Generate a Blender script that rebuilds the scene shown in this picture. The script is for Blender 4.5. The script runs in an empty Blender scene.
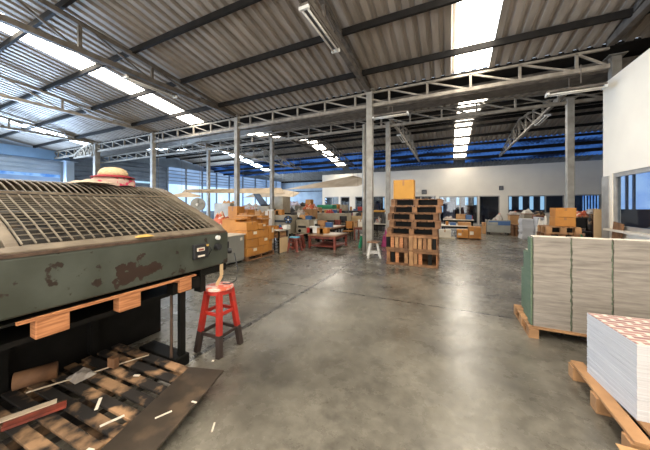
import bpy, bmesh, math, random
from mathutils import Vector, Matrix
random.seed(7)
C = bpy.context.scene
COL = C.collection
R = math.radians

# ------------------------------------------------------------------ camera
EYE = 1.6
YAW = R(25.4)
cam_d = bpy.data.cameras.new('camera')
cam = bpy.data.objects.new('camera', cam_d); COL.objects.link(cam)
cam.location = (0, 0, EYE)
cam.rotation_euler = (R(90), 0, YAW)
cam_d.lens = 261 / 650 * 36
cam_d.sensor_width = 36
cam_d.shift_y = -20 / 650
cam_d.clip_start = 0.05
cam_d.clip_end = 300
C.camera = cam

# ------------------------------------------------------------------ materials
def mat(name, col, rough=0.6, metal=0.0, col2=None, scale=6.0, bump=0.0, stretch=(1, 1, 1), contrast=(0.35, 0.65),
        rand=0.0, col3=None, scale3=1.5, lim3=(0.58, 0.66), spec=0.5):
    m = bpy.data.materials.new(name); m.use_nodes = True
    nt = m.node_tree; N = nt.nodes; L = nt.links
    b = N['Principled BSDF']
    b.inputs['Roughness'].default_value = rough
    b.inputs['Metallic'].default_value = metal
    b.inputs['Specular IOR Level'].default_value = spec
    tc = N.new('ShaderNodeTexCoord'); mp = N.new('ShaderNodeMapping'); mp.inputs['Scale'].default_value = stretch
    L.new(tc.outputs['Object'], mp.inputs['Vector'])
    col2 = col2 or tuple(c * 0.8 for c in col)
    nz = N.new('ShaderNodeTexNoise'); nz.inputs['Scale'].default_value = scale; nz.inputs['Detail'].default_value = 5
    L.new(mp.outputs[0], nz.inputs['Vector'])
    cr = N.new('ShaderNodeValToRGB')
    cr.color_ramp.elements[0].position = contrast[0]; cr.color_ramp.elements[1].position = contrast[1]
    cr.color_ramp.elements[0].color = (*col2, 1); cr.color_ramp.elements[1].color = (*col, 1)
    L.new(nz.outputs['Fac'], cr.inputs['Fac'])
    out = cr.outputs['Color']
    if col3:
        n3 = N.new('ShaderNodeTexNoise'); n3.inputs['Scale'].default_value = scale3; n3.inputs['Detail'].default_value = 6
        L.new(tc.outputs['Object'], n3.inputs['Vector'])
        mr = N.new('ShaderNodeMapRange'); mr.inputs['From Min'].default_value = lim3[0]; mr.inputs['From Max'].default_value = lim3[1]
        L.new(n3.outputs['Fac'], mr.inputs['Value'])
        mx = N.new('ShaderNodeMixRGB'); mx.inputs['Color2'].default_value = (*col3, 1)
        L.new(mr.outputs[0], mx.inputs['Fac']); L.new(out, mx.inputs['Color1']); out = mx.outputs[0]
    if rand:
        oi = N.new('ShaderNodeObjectInfo'); hs = N.new('ShaderNodeHueSaturation')
        mr = N.new('ShaderNodeMapRange'); mr.inputs['To Min'].default_value = 1 - rand; mr.inputs['To Max'].default_value = 1 + rand
        L.new(oi.outputs['Random'], mr.inputs['Value']); L.new(mr.outputs[0], hs.inputs['Value'])
        L.new(out, hs.inputs['Color']); out = hs.outputs[0]
    L.new(out, b.inputs['Base Color'])
    if bump:
        bp = N.new('ShaderNodeBump'); bp.inputs['Strength'].default_value = bump; bp.inputs['Distance'].default_value = 0.02
        L.new(nz.outputs['Fac'], bp.inputs['Height']); L.new(bp.outputs[0], b.inputs['Normal'])
    return m

def glow(name, col, strength, col2=None, scale=3.0, stretch=(1, 1, 1)):
    m = bpy.data.materials.new(name); m.use_nodes = True
    nt = m.node_tree; N = nt.nodes; L = nt.links
    N.remove(N['Principled BSDF'])
    e = N.new('ShaderNodeEmission'); e.inputs['Strength'].default_value = strength
    tc = N.new('ShaderNodeTexCoord'); mp = N.new('ShaderNodeMapping'); mp.inputs['Scale'].default_value = stretch
    nz = N.new('ShaderNodeTexNoise'); nz.inputs['Scale'].default_value = scale; nz.inputs['Detail'].default_value = 4
    cr = N.new('ShaderNodeValToRGB')
    cr.color_ramp.elements[0].position = 0.38; cr.color_ramp.elements[1].position = 0.56
    cr.color_ramp.elements[0].color = (*(col2 or tuple(c * 0.7 for c in col)), 1); cr.color_ramp.elements[1].color = (*col, 1)
    L.new(tc.outputs['Object'], mp.inputs['Vector']); L.new(mp.outputs[0], nz.inputs['Vector'])
    L.new(nz.outputs['Fac'], cr.inputs['Fac']); L.new(cr.outputs[0], e.inputs['Color'])
    L.new(e.outputs[0], N['Material Output'].inputs['Surface'])
    return m

def skysheet(name, col, strength):
    m = bpy.data.materials.new(name); m.use_nodes = True
    nt = m.node_tree; N = nt.nodes; L = nt.links
    N.remove(N['Principled BSDF'])
    e = N.new('ShaderNodeEmission'); e.inputs['Strength'].default_value = strength
    tc = N.new('ShaderNodeTexCoord'); sp = N.new('ShaderNodeSeparateXYZ'); L.new(tc.outputs['Object'], sp.inputs[0])
    # fine rib lines along the sheet
    mu = N.new('ShaderNodeMath'); mu.operation = 'MULTIPLY'; mu.inputs[1].default_value = 6.0; L.new(sp.outputs['X'], mu.inputs[0])
    fr = N.new('ShaderNodeMath'); fr.operation = 'FRACT'; L.new(mu.outputs[0], fr.inputs[0])
    lt = N.new('ShaderNodeMath'); lt.operation = 'LESS_THAN'; lt.inputs[1].default_value = 0.12; L.new(fr.outputs[0], lt.inputs[0])
    nz = N.new('ShaderNodeTexNoise'); nz.inputs['Scale'].default_value = 9; nz.inputs['Detail'].default_value = 3; L.new(tc.outputs['Object'], nz.inputs['Vector'])
    cr = N.new('ShaderNodeValToRGB'); cr.color_ramp.elements[0].position = 0.33; cr.color_ramp.elements[1].position = 0.40
    cr.color_ramp.elements[0].color = (col[0] * 0.12, col[1] * 0.09, col[2] * 0.06, 1); cr.color_ramp.elements[1].color = (*col, 1)
    L.new(nz.outputs['Fac'], cr.inputs['Fac'])
    mx = N.new('ShaderNodeMixRGB'); mx.blend_type = 'MULTIPLY'; mx.inputs['Color2'].default_value = (0.17, 0.145, 0.11, 1)
    L.new(lt.outputs[0], mx.inputs['Fac']); L.new(cr.outputs[0], mx.inputs['Color1']); L.new(mx.outputs[0], e.inputs['Color'])
    L.new(e.outputs[0], N['Material Output'].inputs['Surface'])
    return m

def glass(name, tint=(0.75, 0.8, 0.85)):
    m = bpy.data.materials.new(name); m.use_nodes = True
    nt = m.node_tree; N = nt.nodes; L = nt.links
    N.remove(N['Principled BSDF'])
    t = N.new('ShaderNodeBsdfTransparent'); t.inputs['Color'].default_value = (*tint, 1)
    g = N.new('ShaderNodeBsdfGlossy'); g.inputs['Roughness'].default_value = 0.03
    mx = N.new('ShaderNodeMixShader')
    mx.inputs['Fac'].default_value = 0.05; L.new(t.outputs[0], mx.inputs[1]); L.new(g.outputs[0], mx.inputs[2])
    L.new(mx.outputs[0], N['Material Output'].inputs['Surface'])
    return m

def concrete():
    m = bpy.data.materials.new('polished_concrete'); m.use_nodes = True
    nt = m.node_tree; N = nt.nodes; L = nt.links; b = N['Principled BSDF']
    tc = N.new('ShaderNodeTexCoord')
    def noise(scale, det, rough=0.6, dist=0.0):
        n = N.new('ShaderNodeTexNoise'); n.inputs['Scale'].default_value = scale; n.inputs['Detail'].default_value = det
        n.inputs['Roughness'].default_value = rough; n.inputs['Distortion'].default_value = dist
        L.new(tc.outputs['Object'], n.inputs['Vector']); return n
    a = noise(0.7, 8, 0.6, 0.2); f = noise(11, 6, 0.7); s = noise(2.0, 10, 0.72, 0.1)
    cr = N.new('ShaderNodeValToRGB'); e = cr.color_ramp.elements
    e[0].position = 0.36; e[0].color = (0.074, 0.067, 0.054, 1); e[1].position = 0.60; e[1].color = (0.21, 0.193, 0.157, 1)
    L.new(a.outputs['Fac'], cr.inputs['Fac'])
    mx = N.new('ShaderNodeMixRGB'); mx.blend_type = 'MULTIPLY'; mx.inputs['Fac'].default_value = 0.7
    c2 = N.new('ShaderNodeValToRGB'); c2.color_ramp.elements[0].position = 0.3; c2.color_ramp.elements[1].position = 0.6
    c2.color_ramp.elements[0].color = (0.42, 0.41, 0.40, 1)
    L.new(f.outputs['Fac'], c2.inputs['Fac']); L.new(cr.outputs[0], mx.inputs['Color1']); L.new(c2.outputs[0], mx.inputs['Color2'])
    st = N.new('ShaderNodeMapRange'); st.inputs['From Min'].default_value = 0.57; st.inputs['From Max'].default_value = 0.72
    L.new(s.outputs['Fac'], st.inputs['Value'])
    m2 = N.new('ShaderNodeMixRGB'); m2.inputs['Color2'].default_value = (0.035, 0.032, 0.027, 1)
    sc = N.new('ShaderNodeMath'); sc.operation = 'MULTIPLY'; sc.inputs[1].default_value = 0.75
    L.new(st.outputs[0], sc.inputs[0]); L.new(sc.outputs[0], m2.inputs['Fac']); L.new(mx.outputs[0], m2.inputs['Color1'])
    # saw-cut joints of the slab
    sp = N.new('ShaderNodeSeparateXYZ'); L.new(tc.outputs['Object'], sp.inputs[0])
    out = m2.outputs[0]
    for ax, c0, w in (('X', -2.42, 0.034), ('X', 3.6, 0.012), ('X', -8.4, 0.012), ('Y', 4.47, 0.02), ('Y', 9.6, 0.012), ('Y', 14.7, 0.012)):
        d = N.new('ShaderNodeMath'); d.operation = 'SUBTRACT'; d.inputs[1].default_value = c0
        L.new(sp.outputs[ax], d.inputs[0])
        ab = N.new('ShaderNodeMath'); ab.operation = 'ABSOLUTE'; L.new(d.outputs[0], ab.inputs[0])
        lt = N.new('ShaderNodeMath'); lt.operation = 'LESS_THAN'; lt.inputs[1].default_value = w; L.new(ab.outputs[0], lt.inputs[0])
        mm = N.new('ShaderNodeMixRGB'); mm.inputs['Color2'].default_value = (0.03, 0.028, 0.025, 1)
        k = N.new('ShaderNodeMath'); k.operation = 'MULTIPLY'; k.inputs[1].default_value = 0.95; L.new(lt.outputs[0], k.inputs[0])
        L.new(k.outputs[0], mm.inputs['Fac']); L.new(out, mm.inputs['Color1']); out = mm.outputs[0]
    L.new(out, b.inputs['Base Color'])
    rr = N.new('ShaderNodeMapRange'); rr.inputs['From Min'].default_value = 0.3; rr.inputs['From Max'].default_value = 0.7
    rr.inputs['To Min'].default_value = 0.19; rr.inputs['To Max'].default_value = 0.36
    L.new(s.outputs['Fac'], rr.inputs['Value']); L.new(rr.outputs[0], b.inputs['Roughness'])
    bp = N.new('ShaderNodeBump'); bp.inputs['Strength'].default_value = 0.12; bp.inputs['Distance'].default_value = 0.01
    L.new(f.outputs['Fac'], bp.inputs['Height']); L.new(bp.outputs[0], b.inputs['Normal'])
    return m

M = dict(
    concrete=concrete(),
    roof=mat('weathered_roof_sheet', (0.40, 0.355, 0.31), 0.5, 0.25, (0.27, 0.235, 0.20), 2.0, 0, (2.4, 0.35, 1), (0.35, 0.65)),
    roof_blue_glow=glow('blue_glow_sheet', (0.08, 0.24, 0.75), 0.36, (0.008, 0.016, 0.05), 0.9, (0.5, 1.2, 1)),  # blue daylight glow at the eave put into the sheet as emission
    skylight=skysheet('skylight_sheet', (1.0, 0.92, 0.79), 13.0),
    skyblue=skysheet('skylight_sheet_cool', (0.72, 0.86, 1.0), 12.0),
    purlin=mat('dark_steel', (0.020, 0.018, 0.017), 0.7, 0.0, (0.014, 0.013, 0.012), 5, spec=0.12),
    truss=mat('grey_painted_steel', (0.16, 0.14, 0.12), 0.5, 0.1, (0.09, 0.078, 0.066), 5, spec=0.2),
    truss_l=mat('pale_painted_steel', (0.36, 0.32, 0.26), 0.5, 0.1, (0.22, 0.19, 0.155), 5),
    column=mat('column_paint', (0.36, 0.34, 0.30), 0.5, 0.1, (0.24, 0.22, 0.19), 4),
    wall=mat('cream_wall', (0.84, 0.765, 0.64), 0.8, 0, (0.79, 0.715, 0.60), 1.2),
    wallgrey=mat('grey_blue_sheet', (0.30, 0.36, 0.43), 0.5, 0.1, (0.22, 0.27, 0.33), 1.2),
    louver=mat('louver_sheet', (0.42, 0.50, 0.60), 0.45, 0.1, (0.34, 0.42, 0.52), 1.2),
    louver_shaded=mat('shaded_louver_sheet', (0.24, 0.29, 0.36), 0.45, 0.1, (0.15, 0.185, 0.24), 1.2),  # same wall sheet in shade, the shade put into the colour
    bluebeam=mat('blue_beam', (0.22, 0.38, 0.62), 0.45, 0.1, (0.18, 0.32, 0.52), 1.2),
    dayblue=glow('daylight_blue_pane', (0.52, 0.74, 1.0), 1.25, (0.38, 0.6, 0.95), 0.5),
    louver_glow=glow('glowing_louver_sheet', (0.33, 0.50, 0.80), 0.62, (0.22, 0.36, 0.62), 0.5, (1, 1, 3)),  # daylight on the ribbed sheet put in as emission
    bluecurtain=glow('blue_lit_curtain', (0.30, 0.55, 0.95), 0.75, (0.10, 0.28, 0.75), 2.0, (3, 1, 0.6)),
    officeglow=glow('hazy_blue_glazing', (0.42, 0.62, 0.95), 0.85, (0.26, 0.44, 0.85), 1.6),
    slit=glow('bright_window_slit', (0.5, 0.78, 1.0), 0.8, (0.4, 0.7, 0.95), 2.0),
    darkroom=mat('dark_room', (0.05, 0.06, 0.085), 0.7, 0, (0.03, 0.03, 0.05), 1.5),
    glass=glass('window_glass'),
    frame=mat('aluminium_frame', (0.42, 0.40, 0.37), 0.4, 0.4),
    press=mat('worn_green_grey_paint', (0.070, 0.079, 0.064), 0.42, 0.1, (0.040, 0.045, 0.033), 2.5, 0.05, col3=(0.022, 0.013, 0.008), scale3=9, lim3=(0.62, 0.65)),
    pressbeige=mat('grimy_beige_enamel', (0.215, 0.175, 0.125), 0.45, 0.1, (0.12, 0.092, 0.065), 6, 0, col3=(0.07, 0.04, 0.028), scale3=5, lim3=(0.60, 0.72)),
    rust=mat('rusty_edge', (0.10, 0.06, 0.04), 0.6, 0.2, (0.05, 0.03, 0.02), 14),
    bar=mat('guard_wire', (0.25, 0.215, 0.165), 0.45, 0.2, (0.14, 0.115, 0.085), 8),
    dark=mat('black_grease_steel', (0.010, 0.009, 0.008), 0.6, 0.0, (0.005, 0.005, 0.004), 5, spec=0.15),
    inner=mat('press_innards', (0.022, 0.017, 0.012), 0.4, 0.3, (0.008, 0.007, 0.006), 5, 0, col3=(0.10, 0.055, 0.02), scale3=4, lim3=(0.62, 0.7)),
    black=mat('black_plastic', (0.018, 0.018, 0.02), 0.45),
    white=mat('white_plastic', (0.75, 0.74, 0.70), 0.5),
    yellow=mat('yellow_rag', (0.50, 0.32, 0.08), 0.7),
    wood=mat('pallet_wood', (0.27, 0.13, 0.055), 0.75, 0, (0.12, 0.055, 0.024), 5, 0.1, (1, 1, 1), rand=0.25),
    woodlight=mat('new_pallet_wood', (0.40, 0.215, 0.095), 0.7, 0, (0.26, 0.135, 0.058), 4, 0.05, rand=0.15),
    wooddark=mat('dirty_pallet_wood', (0.30, 0.175, 0.09), 0.8, 0, (0.010, 0.007, 0.005), 5, 0.1, rand=0.5, contrast=(0.50, 0.64)),
    orangewood=mat('lit_block_wood', (0.52, 0.22, 0.09), 0.7, 0, (0.30, 0.11, 0.04), 6, 0.1, (1, 1, 12)),  # warm light on the pallet blocks put into the colour; slats share it
    plate=mat('grimy_plate', (0.048, 0.034, 0.022), 0.6, 0.0, (0.024, 0.017, 0.011), 5, 0.05, col3=(0.09, 0.06, 0.036), scale3=3),
    red=mat('red_paint', (0.46, 0.03, 0.018), 0.4, 0, (0.30, 0.02, 0.014), 5, 0, col3=(0.30, 0.04, 0.03), scale3=13, lim3=(0.60, 0.64)),
    redseat=mat('splattered_red_seat', (0.55, 0.06, 0.03), 0.4, 0, (0.6, 0.12, 0.06), 6, 0, col3=(0.72, 0.50, 0.42), scale3=10, lim3=(0.46, 0.54)),
    soot=mat('blackened_leg', (0.035, 0.022, 0.018), 0.6),
    carton=mat('orange_carton', (0.50, 0.215, 0.042), 0.7, 0, (0.41, 0.165, 0.03), 2.5, rand=0.14),
    cartonbrown=mat('brown_carton', (0.48, 0.27, 0.12), 0.75, 0, (0.38, 0.20, 0.085), 2.5, rand=0.15),
    yellowbox=mat('yellow_board', (0.55, 0.28, 0.045), 0.7, 0, (0.47, 0.225, 0.035), 2.5),
    tape=mat('white_label', (0.78, 0.70, 0.58), 0.6),
    tapebrown=mat('brown_tape', (0.36, 0.16, 0.05), 0.4),
    tan=mat('tan_board', (0.58, 0.42, 0.24), 0.7, 0, (0.50, 0.35, 0.19), 2),
    cabinet=mat('grey_cabinet', (0.27, 0.27, 0.245), 0.4, 0.2, (0.23, 0.23, 0.21), 2),
    cream=mat('cream_machine', (0.42, 0.37, 0.28), 0.45, 0, (0.30, 0.26, 0.19), 3),
    creamlight=mat('pale_top', (0.68, 0.62, 0.52), 0.5, 0, (0.58, 0.52, 0.43), 3),
    paper=mat('paper_edges', (0.30, 0.265, 0.225), 0.8, 0, (0.19, 0.165, 0.14), 3, 0, (1.6, 1.6, 14), (0.3, 0.7)),
    papergreen=mat('green_tinted_edges', (0.07, 0.12, 0.065), 0.8, 0, (0.14, 0.17, 0.11), 3, 0, (1, 1, 45)),
    paperwhite=mat('white_sheets', (0.56, 0.56, 0.57), 0.75, 0, (0.42, 0.42, 0.435), 3, 0, (0.7, 0.7, 70), (0.3, 0.7)),
    blue=mat('blue_paint', (0.05, 0.13, 0.32), 0.4),
    cyan=mat('cyan_seat', (0.10, 0.42, 0.62), 0.5),
    darkred=mat('dark_red_paint', (0.26, 0.05, 0.03), 0.5, 0, (0.12, 0.03, 0.02), 10),
    green=mat('green_plastic', (0.02, 0.26, 0.12), 0.5, 0, (0.015, 0.18, 0.09), 5),
    magenta=mat('magenta_cloth', (0.42, 0.05, 0.16), 0.8, 0, (0.25, 0.03, 0.12), 6),
    heap=mat('orange_red_sheets', (0.62, 0.14, 0.05), 0.7, 0, (0.40, 0.07, 0.03), 6, 0, col3=(0.7, 0.55, 0.4), scale3=7, lim3=(0.56, 0.6)),
    brown=mat('brown_tabletop', (0.30, 0.16, 0.08), 0.4, 0, (0.22, 0.11, 0.055), 3),
    straw=mat('straw', (0.62, 0.47, 0.28), 0.8, 0, (0.48, 0.34, 0.19), 30),
    floral=mat('floral_cloth', (0.42, 0.30, 0.24), 0.8, 0, (0.40, 0.28, 0.22), 20, 0, col3=(0.42, 0.03, 0.08), scale3=16, lim3=(0.52, 0.56)),
    hatband=mat('dark_red_band', (0.30, 0.02, 0.03), 0.7),
    canvas=mat('beige_canvas', (0.55, 0.45, 0.33), 0.8, 0, (0.42, 0.33, 0.235), 2.0),
    fluoro=mat('switched_off_tube', (0.74, 0.70, 0.62), 0.3),
    rags=mat('mixed_rags', (0.46, 0.42, 0.38), 0.8, 0, (0.25, 0.21, 0.18), 8, 0, col3=(0.45, 0.10, 0.05), scale3=6),
    greycart=mat('grey_green_cart', (0.33, 0.335, 0.30), 0.45, 0.1, (0.26, 0.26, 0.235), 3),
    navy=mat('dark_blue_top', (0.05, 0.09, 0.17), 0.4),
    lilac=mat('lilac_wrap', (0.40, 0.38, 0.46), 0.6, 0, (0.22, 0.20, 0.26), 6),
)

# printed sheet: rows of faint pink and grey print on white paper
def printed():
    m = mat('printed_sheet', (0.80, 0.76, 0.70), 0.6)
    nt = m.node_tree; N = nt.nodes; L = nt.links; b = N['Principled BSDF']
    tc = N.new('ShaderNodeTexCoord'); mp = N.new('ShaderNodeMapping'); mp.inputs['Scale'].default_value = (6.5, 22, 1)
    mp.inputs['Rotation'].default_value = (0, 0, R(0))
    br = N.new('ShaderNodeTexBrick'); br.inputs['Color1'].default_value = (0.22, 0.10, 0.10, 1); br.inputs['Color2'].default_value = (0.36, 0.20, 0.18, 1)
    br.inputs['Mortar'].default_value = (0.60, 0.54, 0.47, 1); br.inputs['Mortar Size'].default_value = 0.11; br.inputs['Scale'].default_value = 1
    br.inputs['Brick Width'].default_value = 1.0; br.inputs['Row Height'].default_value = 1.0; br.inputs['Mortar Smooth'].default_value = 0.2
    L.new(tc.outputs['Object'], mp.inputs[0]); L.new(mp.outputs[0], br.inputs['Vector']); L.new(br.outputs['Color'], b.inputs['Base Color'])
    return m
M['printed'] = printed()
def worn_patch(m, cy, cz, r):
    nt = m.node_tree; N = nt.nodes; L = nt.links; b = N['Principled BSDF']
    src = b.inputs['Base Color'].links[0].from_socket
    tc = N.new('ShaderNodeTexCoord'); mp = N.new('ShaderNodeMapping'); mp.inputs['Location'].default_value = (0, -cy, -cz); mp.inputs['Scale'].default_value = (0, 0.75, 1.3)
    L.new(tc.outputs['Object'], mp.inputs[0])
    ln = N.new('ShaderNodeVectorMath'); ln.operation = 'LENGTH'; L.new(mp.outputs[0], ln.inputs[0])
    nz = N.new('ShaderNodeTexNoise'); nz.inputs['Scale'].default_value = 12; nz.inputs['Detail'].default_value = 4; L.new(tc.outputs['Object'], nz.inputs['Vector'])
    mu = N.new('ShaderNodeMath'); mu.operation = 'MULTIPLY_ADD'; mu.inputs[1].default_value = 0.42; L.new(nz.outputs['Fac'], mu.inputs[0]); L.new(ln.outputs['Value'], mu.inputs[2])
    lt = N.new('ShaderNodeMath'); lt.operation = 'LESS_THAN'; lt.inputs[1].default_value = r + 0.21; L.new(mu.outputs[0], lt.inputs[0])
    mx = N.new('ShaderNodeMixRGB'); mx.inputs['Color2'].default_value = (0.030, 0.016, 0.010, 1)
    L.new(lt.outputs[0], mx.inputs['Fac']); L.new(src, mx.inputs['Color1']); L.new(mx.outputs[0], b.inputs['Base Color'])
worn_patch(M['press'], 0.30, 1.36, 0.115)

# ------------------------------------------------------------------ mesh helpers
class MB:
    def __init__(s): s.v = []; s.f = []
    def raw(s, vs, fs):
        o = len(s.v); s.v += [tuple(v) for v in vs]; s.f += [tuple(i + o for i in f) for f in fs]; return s
    def box(s, x0, x1, y0, y1, z0, z1, mtx=None):
        vs = [(x0, y0, z0), (x1, y0, z0), (x1, y1, z0), (x0, y1, z0), (x0, y0, z1), (x1, y0, z1), (x1, y1, z1), (x0, y1, z1)]
        if mtx is not None: vs = [tuple(mtx @ Vector(v)) for v in vs]
        return s.raw(vs, [(0, 3, 2, 1), (4, 5, 6, 7), (0, 1, 5, 4), (1, 2, 6, 5), (2, 3, 7, 6), (3, 0, 4, 7)])
    def bar(s, a, b, w, h=None, up=(0, 0, 1)):
        h = h or w; a = Vector(a); b = Vector(b); d = b - a; n = d.normalized(); up = Vector(up)
        if abs(n.dot(up)) > 0.98: up = Vector((0, 1, 0))
        x = n.cross(up).normalized(); y = x.cross(n)
        vs = [p + x * sx * w / 2 + y * sy * h / 2 for p in (a, b) for sx, sy in ((-1, -1), (1, -1), (1, 1), (-1, 1))]
        return s.raw(vs, [(0, 3, 2, 1), (4, 5, 6, 7), (0, 1, 5, 4), (1, 2, 6, 5), (2, 3, 7, 6), (3, 0, 4, 7)])
    def tube(s, pts, r, n=10, r2=None):
        pts = [Vector(p) for p in pts]; rings = []
        for i, p in enumerate(pts):
            d = (pts[min(i + 1, len(pts) - 1)] - pts[max(i - 1, 0)]).normalized()
            up = Vector((0, 0, 1)) if abs(d.z) < 0.9 else Vector((1, 0, 0))
            x = d.cross(up).normalized(); y = x.cross(d)
            rr = r if r2 is None else r + (r2 - r) * i / (len(pts) - 1)
            rings.append([p + (x * math.cos(t) + y * math.sin(t)) * rr for t in [2 * math.pi * k / n for k in range(n)]])
        vs = [v for q in rings for v in q]; fs = []
        for i in range(len(pts) - 1):
            for k in range(n): fs.append((i * n + k, i * n + (k + 1) % n, (i + 1) * n + (k + 1) % n, (i + 1) * n + k))
        fs.append(tuple(range(n))[::-1]); fs.append(tuple((len(pts) - 1) * n + k for k in range(n)))
        return s.raw(vs, fs)
    def lathe(s, prof, cx=0, cy=0, cz=0, n=24, squash=1.0):
        vs = []; fs = []
        for r, z in prof:
            for k in range(n):
                t = 2 * math.pi * k / n; vs.append((cx + r * math.cos(t), cy + r * squash * math.sin(t), cz + z))
        for i in range(len(prof) - 1):
            for k in range(n): fs.append((i * n + k, i * n + (k + 1) % n, (i + 1) * n + (k + 1) % n, (i + 1) * n + k))
        fs.append(tuple(range(n))[::-1]); fs.append(tuple((len(prof) - 1) * n + k for k in range(n)))
        return s.raw(vs, fs)
    def prism(s, poly, axis, a, b):
        """poly in the plane across axis, extruded from a to b. axis 'Y': (x,z); 'X': (y,z); 'Z': (x,y)"""
        n = len(poly)
        def q(p, t): return {'Y': (p[0], t, p[1]), 'X': (t, p[0], p[1]), 'Z': (p[0], p[1], t)}[axis]
        vs = [q(p, a) for p in poly] + [q(p, b) for p in poly]
        fs = [tuple(range(n)), tuple(range(n, 2 * n))[::-1]] + [(i, i + n, (i + 1) % n + n, (i + 1) % n) for i in range(n)]
        return s.raw(vs, fs)
    def build(s, name, m, parent=None, bevel=0.0, smooth=False, mats=None):
        me = bpy.data.meshes.new(name)
        org = Vector((0, 0, 0))
        if parent is not None: org = -world_of(parent)
        me.from_pydata([tuple(Vector(v) + org) for v in s.v], [], s.f)
        bm = bmesh.new(); bm.from_mesh(me); bmesh.ops.recalc_face_normals(bm, faces=bm.faces)
        bm.to_mesh(me); bm.free()
        me.materials.append(m)
        if mats:
            for x in mats: me.materials.append(x)
        o = bpy.data.objects.new(name, me); COL.objects.link(o)
        if parent is not None: o.parent = parent
        if smooth:
            for p in me.polygons: p.use_smooth = True
        if bevel:
            md = o.modifiers.new('bevel', 'BEVEL'); md.width = bevel; md.segments = 2; md.limit_method = 'ANGLE'
        return o

def world_of(o):
    v = Vector(o.location)
    while o.parent: o = o.parent; v += Vector(o.location)
    return v

def tag(o, label=None, cat=None, group=None, kind=None):
    if label: o['label'] = label
    if cat: o['category'] = cat
    if group: o['group'] = group
    if kind: o['kind'] = kind
    return o
def struct(o): o['kind'] = 'structure'; return o
def thing(name, label, cat, loc=(0, 0, 0), group=None):
    o = bpy.data.objects.new(name, None); COL.objects.link(o); o.location = loc
    return tag(o, label, cat, group)

# a point at building depth Y behind image position (x, y), used for things seen far off
FX, FY = -math.sin(YAW), math.cos(YAW)
RX, RY = math.cos(YAW), math.sin(YAW)
def at(x, y, Y):
    u = (x - 325) / 261; dx = FX + u * RX; dy = FY + u * RY; t = Y / dy
    return dx * t, EYE - (y - 205) / 261 * t
def ax(x, Y): return at(x, 205, Y)[0]

# ------------------------------------------------------------------ floor
def build_floor():
    b = MB(); b.box(-26, 13, -7, 38, -0.1, 0)
    struct(b.build('floor', M['concrete']))
build_floor()

# ------------------------------------------------------------------ roofs
def rz1(y): return 5.39 + 0.166 * (8.4 - y) if y > 1.83 else 6.481 - 0.166 * (1.83 - y)
def rz2(y): return 5.39 + 0.166 * (y - 10.85) if y < 17.42 else 6.481 - 0.166 * (y - 17.42)
def rz3(y): return 5.39 + 0.166 * (y - 24) if y < 30 else 6.386 - 0.166 * (y - 30)
def corrug(name, x0, x1, y0, y1, zf, m, skip=(), parent=None, pitch=0.27, h=0.075):
    vs = []; fs = []; x = x0
    xs = []
    while x < x1 - 1e-4:
        for f_, hh in ((0, 0), (0.5, 0), (0.62, h), (0.86, h)):
            xx = x + f_ * pitch
            if xx < x1: xs.append((xx, hh))
        x += pitch
    xs.append((x1, 0))
    for (xx, hh) in xs:
        vs.append((xx, y0, zf(y0) + hh)); vs.append((xx, y1, zf(y1) + hh))
    for i in range(len(xs) - 1):
        mid = (xs[i][0] + xs[i + 1][0]) / 2
        if any(a < mid < b_ for a, b_ in skip): continue
        fs.append((2 * i, 2 * i + 1, 2 * i + 3, 2 * i + 2))
    b = MB(); b.raw(vs, fs)
    return b.build(name, m, parent)
STR1 = [(0.157, 0.98), (-10.98, -10.12), (-20.85, -20.0)]
STR2 = [(0.35, 1.2), (-9.85, -9.0), (-18.75, -17.85)]
def purlins(parent, ys, zf, x0, x1, below=0.06):
    for y in ys:
        b = MB(); b.box(x0, x1, y - 0.035, y + 0.035, zf(y) - (0.17 if y < 21 else 0.24), zf(y) - 0.02)
        b.build('purlin', M['purlin'], parent)
def roofs():
    rf = struct(corrug('ceiling_front', -25.2, 12, 1.83, 8.5, rz1, M['roof'], STR1))
    purlins(rf, [2.84, 4.35, 5.82, 7.38], rz1, -25, 12)
    STRB = STR1 + [(-5.6, -4.75), (5.6, 6.45), (-2.6, -1.75), (2.7, 3.3)]  # last four strips are unseen extras, added for more top light
    rb = struct(corrug('ceiling_behind_camera', -25.2, 12, -6.2, 1.83, rz1, M['roof'], STRB))
    purlins(rb, [1.3, -0.2, -1.7, -3.2], rz1, -25, 12)
    r2 = struct(corrug('ceiling_middle_rise', -25.2, 12, 10.75, 17.42, rz2, M['roof'], STR2))
    purlins(r2, [11.9, 13.4, 14.9, 16.4], rz2, -25, 12)
    r3 = struct(corrug('ceiling_middle_fall', -25.2, 12, 17.42, 20.8, rz2, M['roof'], STR2))
    purlins(r3, [17.9, 19.35, 20.8, 22.2, 23.6], rz2, -25, 12)
    struct(corrug('ceiling_eave_glow', -25.2, 12, 20.8, 25.2, rz2, M['roof_blue_glow'], STR2))
    struct(corrug('ceiling_far_rise', -25.2, 12, 24.0, 30.0, rz3, M['roof']))
    struct(corrug('ceiling_far_fall', -25.2, 12, 30.0, 36.3, rz3, M['roof']))
    for y0, y1, zf, strips, ms in ((1.83, 8.4, rz1, STR1, ('skylight', 'skylight', 'skyblue')), (-6, 1.83, rz1, STRB, ('skylight',) * 7),
                               (10.9, 17.42, rz2, STR2, ('skylight', 'skylight', 'skyblue')), (17.42, 24.0, rz2, STR2, ('skylight', 'skylight', 'skyblue'))):
        for (a, b_), mm in zip(strips, ms):
            struct(corrug('window_skylight', a, b_, y0, y1, zf, M[mm]))  # also draws the added light strips behind the camera
    # flat gutter deck between the two roofs
    b = MB(); b.box(-25, 12, 8.45, 10.8, 5.36, 5.42); struct(b.build('ceiling_gutter_deck', M['purlin']))
    b = MB(); b.box(-25, 12, 9.15, 9.75, 5.0, 5.3); g = struct(b.build('trim_gutter_box', M['truss']))
roofs()

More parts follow.
